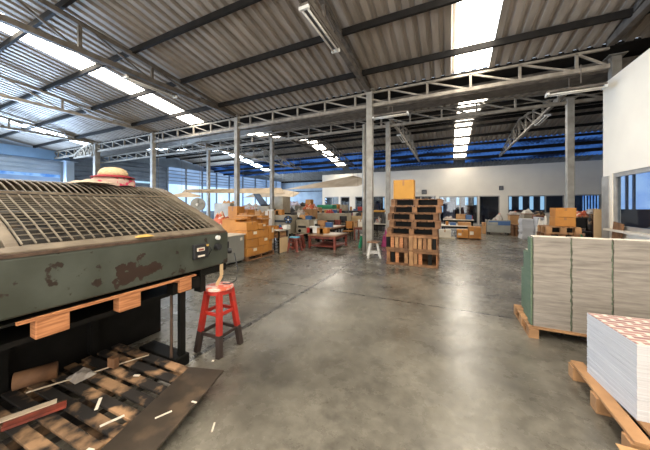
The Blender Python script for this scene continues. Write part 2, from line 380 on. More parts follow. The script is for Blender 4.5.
# ------------------------------------------------------------------ trusses and columns
def truss_y(label, X, ys, zb, zf, m, ch=0.11, taper=None):
    y0, y1 = ys[0], ys[-1]
    t = thing('roof_truss', label, 'roof truss', (X, (y0 + y1) / 2, zb), 'lengthwise roof trusses')
    zt = lambda y: max(zb + 0.05, zf(y) - 0.2)
    b = MB(); b.bar((X, y0, zb), (X, y1, zb), ch, ch); b.build('bottom_chord', m, t)
    b = MB(); b.bar((X, y0, zt(y0)), (X, y1, zt(y1)), ch * 0.8, ch * 0.9) if not taper else None
    if taper:
        b.bar((X, y0, zt(y0)), (X, taper, zt(taper)), ch * .8, ch * .9); b.bar((X, taper, zt(taper)), (X, y1, zt(y1)), ch * .8, ch * .9)
    b.build('top_chord', m, t)
    for i, y in enumerate(ys[1:-1]):
        b = MB(); b.bar((X, y, zb), (X, y, zt(y)), 0.07); b.build('post', m, t)
    for a, c in zip(ys[:-1], ys[1:]):
        b = MB()
        if zt(a) > zt(c): b.bar((X, a, zt(a)), (X, c, zb), 0.05)
        else: b.bar((X, a, zb), (X, c, zt(c)), 0.05)
        b.build('diagonal', m, t)
    return t
yy1 = [-4.7, -3.3, -1.9, -0.25, 1.45, 3.18, 4.89, 6.62, 8.3]
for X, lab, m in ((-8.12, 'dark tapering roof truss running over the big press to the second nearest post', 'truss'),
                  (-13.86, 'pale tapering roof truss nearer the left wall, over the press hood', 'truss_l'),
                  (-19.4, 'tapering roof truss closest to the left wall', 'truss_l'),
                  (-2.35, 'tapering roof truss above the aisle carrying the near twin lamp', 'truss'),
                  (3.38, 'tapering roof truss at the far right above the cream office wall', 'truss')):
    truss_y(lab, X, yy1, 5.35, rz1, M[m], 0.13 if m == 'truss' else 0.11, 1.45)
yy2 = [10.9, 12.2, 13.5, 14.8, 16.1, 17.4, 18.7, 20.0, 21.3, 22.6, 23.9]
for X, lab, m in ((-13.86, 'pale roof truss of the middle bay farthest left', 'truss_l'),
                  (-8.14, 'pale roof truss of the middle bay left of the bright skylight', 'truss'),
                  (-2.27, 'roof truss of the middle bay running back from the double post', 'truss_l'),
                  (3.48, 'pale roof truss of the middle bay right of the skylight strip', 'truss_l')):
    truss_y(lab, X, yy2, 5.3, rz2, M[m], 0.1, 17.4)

def truss_x(label, Y, xs, zb, zt, m, flip=True):
    t = thing('lattice_girder', label, 'lattice girder', ((xs[0] + xs[-1]) / 2, Y, zb), None)
    b = MB(); b.bar((xs[0], Y, zb), (xs[-1], Y, zb), 0.09, 0.10); b.build('bottom_chord', m, t)
    b = MB(); b.bar((xs[0], Y, zt), (xs[-1], Y, zt), 0.06, 0.055); b.build('top_chord', m, t)
    for x in xs[1:-1]:
        b = MB(); b.bar((x, Y, zb), (x, Y, zt), 0.06); b.build('post', m, t)
    for a, c in zip(xs[:-1], xs[1:]):
        b = MB(); b.bar((a, Y, zt), (c, Y, zb), 0.045); b.build('diagonal', m, t)
xs = [-25 + 0 * i for i in range(1)] + [-24.4 + 1.134 * i for i in range(25)] + [3.4]
truss_x('long lattice girder crossing the hall in front of the gutter box', 8.4, xs, 4.86, 5.28, M['truss_l'])
truss_x('long lattice girder crossing the hall behind the gutter box', 10.85, [-24.4 + 1.15 * i for i in range(31)], 4.86, 5.28, M['truss_l'])

def column(X, Y, zt, lab, w=0.17, m='column', pipe=False):
    t = thing('steel_post', lab, 'steel post', (X, Y, 0))
    b = MB(); b.box(X - w / 2, X + w / 2, Y - w / 2, Y + w / 2, 0.012, zt); b.build('shaft', M[m], t, 0.01)
    b = MB(); b.box(X - w * 0.9, X + w * 0.9, Y - w * 0.9, Y + w * 0.9, 0, 0.02); b.build('base_plate', M[m], t)
    b = MB(); b.box(X - w * 0.9, X + w * 0.9, Y - w * 0.9, Y + w * 0.9, zt - 0.02, zt); b.build('cap_plate', M[m], t)
    if pipe:
        b = MB(); b.tube([(X - 0.02 - w, Y + 0.1, 0), (X - 0.02 - w, Y + 0.1, 4.3)], 0.07, 12); b.build('downpipe', M[m], t, smooth=True)
column(-2.35, 8.4, 5.35, 'tall grey steel post rising beside the white stool with a downpipe', 0.2, pipe=True)
column(-2.27, 10.85, 5.0, 'grey steel post just behind the post by the pallet tower', 0.17)
column(3.78, 9.08, 5.35, 'steel post at the corner of the cream office wall', 0.19)
column(3.48, 10.85, 5.0, 'grey steel post behind the pair of orange cartons on pallets', 0.18)
column(-8.12, 8.4, 5.35, 'steel post rising behind the orange carton pile by the cabinet', 0.17)
column(-8.14, 10.85, 5.0, 'steel post behind the cream machine tower', 0.17)
column(-13.86, 8.4, 5.35, 'steel post just right of the straw hat', 0.19)
column(-13.86, 11.85, 5.2, 'steel post above the grey drum fan', 0.17)
column(-19.4, 8.4, 5.35, 'bluish steel post just left of the straw hat', 0.26)
column(-24.55, 9.0, 4.7, 'thick bluish post at the left wall by the lit opening', 0.45, 'louver')

# arched bracket truss by the far left post
def bracket():
    t = thing('arched_bracket_truss', 'small pale arched truss bracketed to the bluish post left of the hat', 'bracket truss', (-19.4, 8.4, 4.3))
    pts = [(-21.6 + 0.22 * i, 8.18, 4.75 + 0.55 * math.sin(math.pi / 2 * i / 10)) for i in range(11)]
    b = MB()
    for a, c in zip(pts[:-1], pts[1:]): b.bar(a, c, 0.09)
    b.build('arch_chord', M['truss_l'], t)
    b = MB(); b.bar((-21.6, 8.18, 4.6), (-19.4, 8.18, 4.6), 0.09); b.build('bottom_chord', M['truss_l'], t)
    for i in range(1, 10, 2):
        b = MB(); b.bar(pts[i], (pts[i][0] + 0.25, 8.18, 4.6), 0.05); b.bar(pts[i], (pts[i][0] - 0.2, 8.18, 4.6), 0.05); b.build('web', M['truss_l'], t)
bracket()

# ------------------------------------------------------------------ fluorescent fittings
def lamp(label, c, d, length=1.5, tubes=2):
    """twin tube fitting centred at c along unit direction d ('X' or 'Y')"""
    t = thing('fluorescent_lamp', label, 'lamp', c)
    x, y, z = c; hl = length / 2
    def bx(b, a0, a1, w0, w1, z0, z1):
        if d == 'Y': b.box(x + w0, x + w1, y + a0, y + a1, z + z0, z + z1)
        else: b.box(x + a0, x + a1, y + w0, y + w1, z + z0, z + z1)
        return b
    bx(MB(), -hl, hl, -0.09, 0.09, 0, 0.05).build('housing', M['truss'], t, 0.005)
    for s in (-0.055, 0.055)[:tubes]:
        a = (x + s, y - hl + 0.04, z - 0.04) if d == 'Y' else (x - hl + 0.04, y + s, z - 0.04)
        e = (x + s, y + hl - 0.04, z - 0.04) if d == 'Y' else (x + hl - 0.04, y + s, z - 0.04)
        MB().tube([a, e], 0.02, 8).build('tube', M['fluoro'], t, smooth=True)
    bx(MB(), -hl, -hl + 0.05, -0.1, 0.1, -0.06, 0.0).build('socket', M['white'], t); bx(MB(), hl - 0.05, hl, -0.1, 0.1, -0.06, 0.0).build('socket', M['white'], t)
    b = MB()
    for s in (-hl * 0.6, hl * 0.6):
        if d == 'Y': b.bar((x, y + s, z + 0.04), (x, y + s, z + 0.12), 0.02)
        else: b.bar((x, y + s, z + 0.04), (x, y + s, 4.84), 0.015)
    b.build('hanger', M['truss'], t)
lamp('unlit twin tube lamp under the near truss above the aisle', (-2.35, 4.8, 5.17), 'Y')
lamp('unlit tube lamp under the dark truss beside the long left skylight', (-8.12, 4.9, 5.17), 'Y')
lamp('unlit tube lamp crossing just right of the tall post top', (-1.65, 8.22, 4.4), 'X', 1.1)
lamp('unlit tube lamp crossing near the cream office wall top', (2.75, 8.3, 4.38), 'X', 1.1)
lamp('unlit tube lamp under the pale truss right of the skylight', (3.48, 13.6, 5.13), 'Y', 1.4)
lamp('unlit tube lamp under the truss behind the double post', (-2.27, 14.2, 5.13), 'Y', 1.6)

# ------------------------------------------------------------------ walls
def wall_with_holes(name, axis, c, t, a0, a1, z0, z1, holes, m):
    """wall in plane axis=c, thickness t; holes = (a0,a1,z0,z1) sorted along a without overlap"""
    b = MB()
    def bx(p, q, r0, r1):
        if q - p < 1e-4 or r1 - r0 < 1e-4: return
        if axis == 'Y': b.box(p, q, c, c + t, r0, r1)
        else: b.box(c, c + t, p, q, r0, r1)
    p = a0
    for h in sorted(holes):
        bx(p, h[0], z0, z1); bx(h[0], h[1], z0, h[2]); bx(h[0], h[1], h[3], z1); p = h[1]
    bx(p, a1, z0, z1)
    return struct(b.build(name, m))
def window(name, axis, c, a0, a1, z0, z1, mull=(), w=0.06, rails=(), pane='glass', depth=0.08):
    b = MB()
    def bx(p, q, r0, r1, o=b, d0=0.0, d1=depth):
        if axis == 'Y': o.box(p, q, c + d0, c + d1, r0, r1)
        else: o.box(c + d0, c + d1, p, q, r0, r1)
    bx(a0, a0 + w, z0, z1); bx(a1 - w, a1, z0, z1); bx(a0 + w, a1 - w, z1 - w, z1); bx(a0 + w, a1 - w, z0, z0 + w)
    for x in mull: bx(x - w / 2, x + w / 2, z0 + w, z1 - w)
    for z in rails: bx(a0 + w, a1 - w, z - w / 2, z + w / 2)
    f = struct(b.build(name, M['frame']))
    g = MB(); bx(a0 + w, a1 - w, z0 + w, z1 - w, g, depth * 0.45, depth * 0.55); g.build('pane', M[pane], f)
    return f

# back partition (cream) at Y = 24
holes = [(-11.45, -9.9, 1.0, 2.42), (-9.72, -8.73, 1.0, 2.42), (-8.2, -5.3, 1.0, 2.42), (-3.4, -1.0, 1.0, 2.38), (-0.75, 2.12, 0.02, 2.33), (2.15, 3.55, 0.02, 2.33),
         (4.07, 7.4, 1.0, 2.31), (7.7, 11.0, 1.0, 2.33)]
wall_with_holes('wall_back', 'Y', 24, 0.15, -11.7, 12, 0, 4.65, holes, M['wall'])
for i, h in enumerate(holes):
    mull = {0: (-10.6,), 2: (-6.75,), 3: (-2.2,), 4: (0.82,), 5: (), 6: (6.35,), 7: (9.3,)}.get(i, ())
    window('window_%d' % (i + 1), 'Y', 24.03, h[0], h[1], h[2], h[3], mull, 0.07 if i != 4 else 0.1)
# bright blind in the first window and the rooms behind the glass
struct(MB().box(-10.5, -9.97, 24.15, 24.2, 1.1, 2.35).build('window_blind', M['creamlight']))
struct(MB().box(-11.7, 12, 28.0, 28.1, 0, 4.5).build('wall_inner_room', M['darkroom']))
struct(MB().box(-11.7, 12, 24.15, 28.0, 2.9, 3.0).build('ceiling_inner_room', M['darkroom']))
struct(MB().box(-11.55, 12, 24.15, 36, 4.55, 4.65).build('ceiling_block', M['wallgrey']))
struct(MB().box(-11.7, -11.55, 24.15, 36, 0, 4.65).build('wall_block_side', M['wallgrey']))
k = 20
for x in (511, 522, 533, 544):
    a = ax(x, 27.5); struct(MB().box(a - 0.12, a + 0.12, 27.9, 28.0, 1.2, 2.35).build('window_%d' % k, M['slit'])); k += 1
for x in (437, 441, 448, 458, 467, 476):
    a = ax(x, 27.5); w = 0.13 if x > 445 else 0.2
    struct(MB().box(a - w, a + w, 27.9, 28.0, 1.6 if x > 445 else 0.9, 2.5).build('window_%d' % k, M['slit'])); k += 1
for x0, x1 in ((382.3, 385),):
    a = ax(x0, 27.5); b_ = ax(x1, 27.5); struct(MB().box(a, b_, 27.9, 28, 1.2, 2.4).build('window_%d' % k, M['slit'])); k += 1
a, b_ = ax(583, 26.5), ax(601, 26.5)
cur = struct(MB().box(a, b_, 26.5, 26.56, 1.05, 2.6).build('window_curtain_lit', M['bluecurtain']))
for i in range(6):
    x = a + (b_ - a) * (i + 0.5) / 6; MB().box(x - 0.05, x + 0.02, 26.45, 26.5, 1.05, 2.6).build('fold', M['blue'], cur)
# clutter seen in the inner rooms: shelf silhouettes
for (x0, x1, z1, mm) in ((443, 455, 1.9, 'lilac'), (461, 470, 1.5, 'darkred'), (482, 497, 1.6, 'darkroom'), (515, 528, 1.2, 'darkred'), (343, 348, 1.9, 'lilac'), (357, 366, 1.8, 'navy'), (373, 380, 1.8, 'navy')):
    tag(MB().box(ax(x0, 26.3), ax(x1, 26.3), 26.2, 26.8, 0, z1).build('storage_shelf', M[mm], None, 0.05),
        {443: 'lilac shelf behind the back glazing, left of the doors', 461: 'low red shelf behind the glazed back doors', 482: 'dark shelf behind the dark back panel',
         515: 'low red shelf behind the wide back window', 343: 'lilac shelf behind the narrow back window', 357: 'navy shelf behind the back window left of the post',
         373: 'navy shelf behind the back window right of the tall post'}[x0], 'shelf')
# small dark vents on the cream wall
for (a0, a1, z0, z1, lab) in ((3.5, 3.78, 2.75, 3.07, 'small dark square vent on the cream back wall by the grey cart'), (-2.12, -1.72, 2.54, 2.9, 'small dark square vent on the cream back wall beside the yellow box')):
    t = thing('wall_vent', lab, 'vent', ((a0 + a1) / 2, 23.99, z0))
    b = MB(); b.box(a0, a1, 23.96, 24, z0, z0 + 0.03); b.box(a0, a1, 23.96, 24, z1 - 0.03, z1); b.box(a0, a0 + 0.03, 23.96, 24, z0, z1); b.box(a1 - 0.03, a1, 23.96, 24, z0, z1); b.build('frame', M['darkroom'], t)
    b = MB(); n = 5
    for i in range(n):
        z = z0 + (i + 0.5) * (z1 - z0) / n; b.box(a0, a1, 23.97, 23.995, z - 0.025, z + 0.02)
    b.build('slats', M['darkroom'], t)

# office wall on the right (X = 3.47)
wall_with_holes('wall_right', 'X', 3.47, 0.15, -6, 8.85, 0, 4.6, [(0.8, 8.45, 1.04, 2.34)], M['wall'])
window('window_31', 'X', 3.49, 0.8, 8.45, 1.04, 2.34, (3.2, 5.6), 0.09)
struct(MB().box(3.33, 3.64, 0.7, 8.5, 1.0, 1.045).build('trim_sill', M['creamlight']))
struct(MB().box(3.45, 3.63, 8.55, 8.87, 0, 2.3).build('trim_corner', M['frame']))
struct(MB().box(3.62, 12, 8.7, 8.85, 0, 4.6).build('wall_office_end', M['wall']))
struct(MB().box(3.62, 12, -6, 8.7, 4.45, 4.6).build('ceiling_office', M['wall']))
struct(MB().box(12, 12.15, -6, 36, 0, 7).build('wall_far_right', M['wallgrey']))
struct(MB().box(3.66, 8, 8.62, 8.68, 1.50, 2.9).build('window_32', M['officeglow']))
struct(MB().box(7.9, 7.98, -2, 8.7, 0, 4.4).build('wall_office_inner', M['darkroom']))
for xx in (3.78, 3.9, 5.2):
    struct(MB().box(xx - 0.02, xx + 0.02, 8.57, 8.62, 1.50, 2.9).build('trim_mullion', M['navy']))
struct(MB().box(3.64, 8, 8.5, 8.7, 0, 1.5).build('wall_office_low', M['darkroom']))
# clutter inside the office below the bright glazing
def heap(name, label, cat, X0, X1, Y0, Y1, z0, h, m, group=None, seed=1):
    rnd = random.Random(seed); n = 14; vs = []; fs = []
    off = [rnd.uniform(0, 6) for _ in range(4)]
    for j in range(n + 1):
        for i in range(n + 1):
            u, v = i / n, j / n
            e = min(1, 4.0 * min(u, 1 - u)) ** 0.5 * min(1, 4.0 * min(v, 1 - v)) ** 0.5
            hh = h * e * (0.65 + 0.2 * math.sin(7 * u + off[0]) * math.cos(6 * v + off[1]) + 0.15 * math.sin(17 * u + off[2] + 9 * v))
            vs.append((X0 + (X1 - X0) * u, Y0 + (Y1 - Y0) * v, z0 + max(0.002, hh)))
    for j in range(n):
        for i in range(n): q = j * (n + 1) + i; fs.append((q, q + 1, q + n + 2, q + n + 1))
    base = len(vs)
    vs += [(X0, Y0, z0), (X1, Y0, z0), (X1, Y1, z0), (X0, Y1, z0)]
    fs.append((base + 3, base + 2, base + 1, base))
    o = MB().raw(vs, fs).build(name, M[m], None, smooth=True)
    return tag(o, label, cat, group)

def table(name, label, X0, X1, Y0, Y1, h, top='brown', leg='dark', th=0.04, shelf=None, group=None, lw=0.05, cat='table'):
    t = thing(name, label, cat, ((X0 + X1) / 2, (Y0 + Y1) / 2, 0), group)
    MB().box(X0, X1, Y0, Y1, h - th, h).build('tabletop', M[top], t, 0.006)
    for x in (X0 + 0.06, X1 - 0.06):
        for y in (Y0 + 0.06, Y1 - 0.06):
            MB().box(x - lw / 2, x + lw / 2, y - lw / 2, y + lw / 2, 0, h - th).build('leg', M[leg], t)
    b = MB(); b.box(X0 + 0.08, X1 - 0.08, Y0 + 0.05, Y0 + 0.08, h - th - 0.09, h - th); b.box(X0 + 0.08, X1 - 0.08, Y1 - 0.08, Y1 - 0.05, h - th - 0.09, h - th)
    b.box(X0 + 0.05, X0 + 0.08, Y0 + 0.08, Y1 - 0.08, h - th - 0.09, h - th); b.box(X1 - 0.08, X1 - 0.05, Y0 + 0.08, Y1 - 0.08, h - th - 0.09, h - th)
    b.build('apron', M[leg], t)
    if shelf: MB().box(X0 + 0.04, X1 - 0.04, Y0 + 0.04, Y1 - 0.04, shelf, shelf + 0.03).build('shelf', M[leg], t)
    return t
table('work_table', 'dark work table inside the office behind the window', 3.75, 5.2, 3.5, 8.4, 1.05, 'brown', 'dark')
heap('paper_pile', 'rumpled pale paper pile on the office table near the window corner', 'paper pile', 3.85, 5.0, 7.2, 8.3, 1.05, 0.42, 'rags', None, 3)
heap('paper_pile', 'low paper pile farther along the office table', 'paper pile', 3.85, 5.0, 4.2, 6.8, 1.05, 0.35, 'wooddark', None, 4)

# left wall (X = -25)
def ribbed(name, X, y0, y1, z0, z1, m, gap=0.22):
    b = MB(); z = z0
    vs = []; fs = []
    while z < z1 - 1e-3:
        zz = min(z + gap, z1)
        o = len(vs)
        for (dx, q) in ((0, z), (0.05, z + (zz - z) * 0.25), (0.05, z + (zz - z) * 0.8), (0, zz)):
            vs += [(X + dx, y0, q), (X + dx, y1, q)]
        for i in range(3): fs.append((o + 2 * i, o + 2 * i + 1, o + 2 * i + 3, o + 2 * i + 2))
        z = zz
    return struct(b.raw(vs, fs).build(name, m))
struct(MB().box(-25.4, -25.3, -6, 36, 0, 7).build('wall_left', M['wallgrey']))
ribbed('wall_left_upper', -25.2, 9.2, 16.6, 0, 5.4, M['louver_shaded'], 0.42)
ribbed('window_33', -25.2, 16.6, 36, 3.7, 5.4, M['louver_glow'], 0.34)  # ribbed wall sheet made to glow so it looks bright
for z in [3.7 + 0.34 * i for i in range(1, 5)]:
    struct(MB().box(-25.15, -25.1, 16.6, 36, z - 0.035, z + 0.035).build('trim_louver_rail', M['wallgrey']))
struct(MB().box(-25.2, -25.1, 16.6, 36, 0, 0.9).build('wall_left_lower', M['louver']))
struct(MB().box(-25.2, -25.15, 16.6, 36, 0.9, 3.7).build('window_34', M['dayblue']))
for y in (16.6, 18.6, 20.6, 22.6, 24.6, 27, 29.5, 32, 34.5):
    struct(MB().box(-25.15, -25.0, y - 0.06, y + 0.06, 0.9, 5.4).build('trim_louver_post', M['wallgrey']))
struct(MB().box(-25.3, -24.9, -6, 9.2, 4.75, 5.39).build('trim_blue_lintel', M['bluebeam']))
ribbed('wall_left_shutter', -25.2, -6, 8.75, 3.75, 4.75, M['louver'], 0.3)
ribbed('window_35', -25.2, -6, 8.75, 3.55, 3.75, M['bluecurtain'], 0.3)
ribbed('window_36', -25.2, -6, 8.75, 1.2, 3.55, M['louver_glow'], 0.45)
struct(MB().box(-25.2, -25.1, -6, 8.75, 0, 1.2).build('wall_left_plinth', M['louver']))
struct(MB().box(-25.2, -25.1, 8.75, 9.2, 0, 5.4).build('wall_left_pier', M['louver']))
# small bright high window patch in the darker stretch
struct(MB().box(-25.12, -25.1, 12.9, 15.2, 3.6, 3.75).build('window_37', M['slit']))
# far wall of the left bay
struct(MB().box(-25.2, -11.55, 36, 36.2, 0, 7).build('wall_far_left_bay', M['wallgrey']))
struct(MB().box(-25.0, -11.6, 35.8, 36, 5.2, 5.5).build('trim_far_beam', M['purlin']))
struct(MB().box(-25.0, -11.6, 35.9, 36, 3.7, 3.8).build('trim_far_rail', M['purlin']))
# unseen wall behind the camera, its doorways made up for the fill lights
wall_with_holes('wall_behind_camera', 'Y', -6.2, 0.2, -25.2, 12, 0, 7, [(-12, -6, 0, 3.6), (-3.5, 3.0, 0, 4.0)], M['wall'])

# ------------------------------------------------------------------ printing press
def press():
    XF = -2.35; Y0, Y1 = -0.6, 2.29
    t = thing('printing_press', 'large worn green grey press with curved wire guard on the left', 'printing press', (-3.4, 0.9, 0))
    prof = [(-2.36, 1.28), (-2.39, 1.30), (-2.47, 1.36), (-2.69, 1.47), (-2.9, 1.555), (-3.06, 1.62), (-3.22, 1.69), (-3.39, 1.77), (-3.55, 1.82), (-3.76, 1.845), (-4.1, 1.85), (-4.5, 1.80), (-4.9, 1.62), (-5.1, 1.3)]
    # skirt
    b = MB(); b.box(-2.47, XF, Y0, Y1, 0.92, 1.285); b.build('side_panel', M['press'], t, 0.015)
    b = MB(); b.box(-5.05, -2.47, Y1 - 0.06, Y1, 0.92, 1.285); b.build('end_panel', M['press'], t, 0.01)
    # rust line and pale rail along the bottom of the guard
    MB().box(-2.44, XF + 0.004, Y0, Y1 - 0.03, 1.283, 1.303).build('rust_seam', M['rust'], t)
    MB().prism([(-2.37, 1.303), (-2.37, 1.316), (-2.43, 1.342), (-2.46, 1.335), (-2.46, 1.303)], 'Y', Y0, Y1 - 0.1).build('guard_rail', M['pressbeige'], t, 0.004)
    def strip(y0, y1, pr, th, name, m, bev=0.006):
        up = pr; vs = []; n = len(up)
        b = MB()
        for y in (y0, y1):
            vs += [(x, y, z) for x, z in up] + [(x - 0.02, y, z - th) for x, z in up]
        fs = []
        for i in range(n - 1):
            fs.append((i, i + 1, 2 * n + i + 1, 2 * n + i)); fs.append((n + i, 3 * n + i, 3 * n + i + 1, n + i + 1))
            fs.append((i, n + i, n + i + 1, i + 1)); fs.append((2 * n + i, 2 * n + i + 1, 3 * n + i + 1, 3 * n + i))
        fs.append((0, 2 * n, 3 * n, n)); fs.append((n - 1, 2 * n - 1, 4 * n - 1, 3 * n - 1))
        return b.raw(vs, fs).build(name, m, t, bev)
    strip(2.17, 2.29, prof, 0.05, 'end_frame', M['pressbeige'])
    strip(0.60, 0.66, prof, 0.05, 'end_frame', M['pressbeige'])
    # side wall under the end frame
    MB().prism([(x - 0.02, z - 0.04) for x, z in prof] + [(-5.05, 1.2), (-2.4, 1.2)], 'Y', 2.25, 2.28).build('end_cheek', M['press'], t)
    # wires: cross-section bars and long bars
    lo = [(-2.44, 1.35), (-2.69, 1.475), (-2.9, 1.56), (-3.06, 1.625), (-3.20, 1.685)]
    hi = [(-3.26, 1.71), (-3.39, 1.77), (-3.55, 1.82), (-3.76, 1.845), (-3.9, 1.85)]
    for nm, pr, yr in (('guard_grid', lo, (0.67, 2.17)), ('upper_guard', hi, (0.67, 2.17)), ('guard_grid', lo, (-0.55, 0.57)), ('upper_guard', hi, (-0.55, 0.57))):
        b = MB(); n = int((yr[1] - yr[0]) / (0.062 if nm == 'guard_grid' else 0.05))
        for i in range(n + 1):
            y = yr[0] + (yr[1] - yr[0]) * i / n
            for p, q in zip(pr[:-1], pr[1:]):
                b.bar((p[0], y, p[1]), (q[0], y, q[1]), 0.008, 0.010)
        m_ = 17 if nm == 'guard_grid' else 1
        for j in range(m_):
            u = j / m_ * (len(pr) - 1); k_ = int(u); f_ = u - k_
            x = pr[k_][0] + (pr[k_ + 1][0] - pr[k_][0]) * f_; z = pr[k_][1] + (pr[k_ + 1][1] - pr[k_][1]) * f_
            b.bar((x, yr[0], z - 0.008), (x, yr[1], z - 0.008), 0.006, 0.006)
        b.build(nm, M['bar'], t)
    # middle rail between the two guards: pale bar with a dark groove
    MB().bar((-3.20, Y0, 1.675), (-3.20, 2.2, 1.675), 0.018, 0.014).build('guard_rail', M['pressbeige'], t)
    MB().bar((-3.26, Y0, 1.705), (-3.26, 2.2, 1.705), 0.02, 0.02).build('guard_rail', M['pressbeige'], t)
    # rollers and bed inside
    for (x, z, r) in ((-2.85, 1.28, 0.15), (-3.25, 1.36, 0.2), (-3.75, 1.5, 0.24)):
        MB().tube([(x, Y0 + 0.05, z), (x, 2.2, z)], r, 28).build('roller', M['inner'], t, smooth=True)
    MB().box(-5.0, -2.48, Y0, 2.24, 1.0, 1.14).build('bed', M['dark'], t)
    # hood behind
    MB().prism([(-3.92, 1.845), (-4.1, 1.85), (-4.5, 1.80), (-4.9, 1.62), (-5.05, 1.3), (-5.05, 1.1), (-4.6, 1.1)], 'Y', Y0, 2.2).build('hood', M['pressbeige'], t, 0.01)
    # control box, push button, knob
    cb = MB().box(XF, XF + 0.035, 1.81, 1.985, 1.045, 1.195).build('control_box', M['black'], t, 0.008)
    MB().box(XF + 0.035, XF + 0.045, 1.84, 1.925, 1.125, 1.16).build('display_window', M['creamlight'], cb)
    MB().box(XF + 0.043, XF + 0.048, 1.853, 1.912, 1.133, 1.149).build('counter_digits', M['darkred'], cb)
    MB().box(XF + 0.035, XF + 0.043, 1.85, 1.93, 1.066, 1.082).build('name_strip', M['tape'], cb)
    MB().box(XF + 0.035, XF + 0.043, 1.955, 1.978, 1.165, 1.185).build('yellow_switch', M['yellow'], cb)
    MB().tube([(XF, 2.125, 1.235), (XF + 0.03, 2.125, 1.235)], 0.024, 16).build('push_button', M['white'], t, smooth=False)
    MB().tube([(XF, 2.115, 1.135), (XF + 0.05, 2.115, 1.135)], 0.036, 18).build('knob', M['black'], t)
    MB().tube([(XF + 0.0, 1.95, 1.13), (XF + 0.04, 1.985, 1.16), (XF + 0.04, 2.02, 1.12), (XF + 0.01, 2.01, 1.07)], 0.006, 6).build('cable', M['black'], t, smooth=True)
    MB().tube([(-2.38, 2.29, 1.06), (-2.36, 2.34, 1.05)], 0.03, 12).build('side_switch', M['black'], t)
    # under structure
    MB().box(-2.75, -2.37, 1.93, 2.28, 0.84, 0.92).build('bracket', M['dark'], t, 0.01)
    MB().box(-4.9, -2.75, -0.6, 2.2, 0.84, 0.92).build('deck', M['dark'], t)
    MB().box(-5.05, -3.3, -0.6, 2.1, 0.0, 0.84).build('base', M['dark'], t, 0.01)
    for y in (0.1, 0.75, 1.35):
        MB().box(-3.3, -3.22, y, y + 0.06, 0.1, 0.84).build('rib', M['dark'], t)
        MB().tube([(-3.3, y + 0.33, 0.5), (-3.26, y + 0.33, 0.5)], 0.09, 18).build('bearing_cap', M['inner'], t)
    MB().box(-3.3, -2.75, -0.6, 2.0, 0.64, 0.70).build('feed_rail', M['dark'], t)
    MB().box(-2.43, -2.385, 1.71, 1.765, 0.0, 0.84).build('leg', M['dark'], t)
    MB().tube([(-2.45, 1.66, 0.04), (-2.45, 1.66, 0.84)], 0.014, 8).build('tie_rod', M['rust'], t)
    MB().box(-2.95, -2.37, 1.64, 1.80, 0.0, 0.11).build('foot', M['dark'], t, 0.01)
    b = MB(); b.box(-2.46, -2.37, 1.62, 1.98, 0.74, 0.845); b.box(-2.46, -2.36, 1.92, 1.98, 0.68, 0.86); b.build('fork_arm', M['dark'], t)
    return t
press()

# raised feed pallet below the skirt
def feedpallet():
    t = thing('wooden_pallet', 'worn pallet held under the press skirt with orange lit blocks', 'pallet', (-2.7, 1.2, 0.74))
    MB().box(-3.0, -2.36, 0.3, 1.85, 0.877, 0.893).build('deck_board', M['dark'], t)
    MB().box(-2.36, -2.335, 0.62, 1.85, 0.875, 0.893).build('deck_edge', M['orangewood'], t)
    for y0, y1 in ((0.70, 0.865), (1.16, 1.32), (1.67, 1.80)):
        MB().box(-2.43, -2.34, y0, y1, 0.752, 0.875).build('block', M['orangewood'], t, 0.006)
    MB().box(-3.0, -2.45, 0.3, 1.85, 0.715, 0.75).build('bottom_board', M['dark'], t)
feedpallet()
# rag on the skirt rail
heap('rag', 'small yellow rag lying on the guard rail of the press', 'rag', -2.42, -2.35, 1.30, 1.44, 1.325, 0.022, 'yellow', None, 8)

# straw hat on folded floral cloth on the press
def hat():
    X, Y, z = -3.72, 1.78, 1.835
    b = MB(); vs = []; fs = []; n = 26
    rings = [(0.04, 0.10), (0.13, 0.102), (0.17, 0.10), (0.20, 0.07), (0.215, 0.03), (0.22, -0.004)]
    for k, (r, zz) in enumerate(rings):
        for i in range(n):
            a = 2 * math.pi * i / n; w = 0.012 * math.sin(5 * a + k)
            vs.append((X + (r + w) * math.cos(a), Y + (r + w) * math.sin(a) * 1.0, z + zz + 0.008 * math.sin(7 * a)))
    for k in range(len(rings) - 1):
        for i in range(n): fs.append((k * n + i, k * n + (i + 1) % n, (k + 1) * n + (i + 1) % n, (k + 1) * n + i))
    b.raw(vs, fs)
    tag(b.build('scarf', M['floral'], smooth=True), 'folded floral red and cream cloth on the press top under the hat', 'scarf')
    t = thing('straw_hat', 'tan straw hat with dark red band on the press top', 'hat', (X, Y, z + 0.1))
    MB().lathe([(0.10, 0.0), (0.215, -0.02), (0.218, -0.01), (0.12, 0.022), (0.10, 0.022)], X, Y, z + 0.112, 28).build('brim', M['hatband'], t, smooth=True)
    MB().lathe([(0.15, -0.01), (0.145, 0.03), (0.125, 0.062), (0.095, 0.083), (0.05, 0.095), (0.005, 0.098)], X, Y, z + 0.13, 28).build('crown', M['straw'], t, smooth=True)
hat()
heap('canvas_sheet', 'beige canvas sheet spread on the press top left of the hat', 'cloth', -4.0, -3.35, 1.35, 1.62, 1.835, 0.05, 'canvas', None, 12)

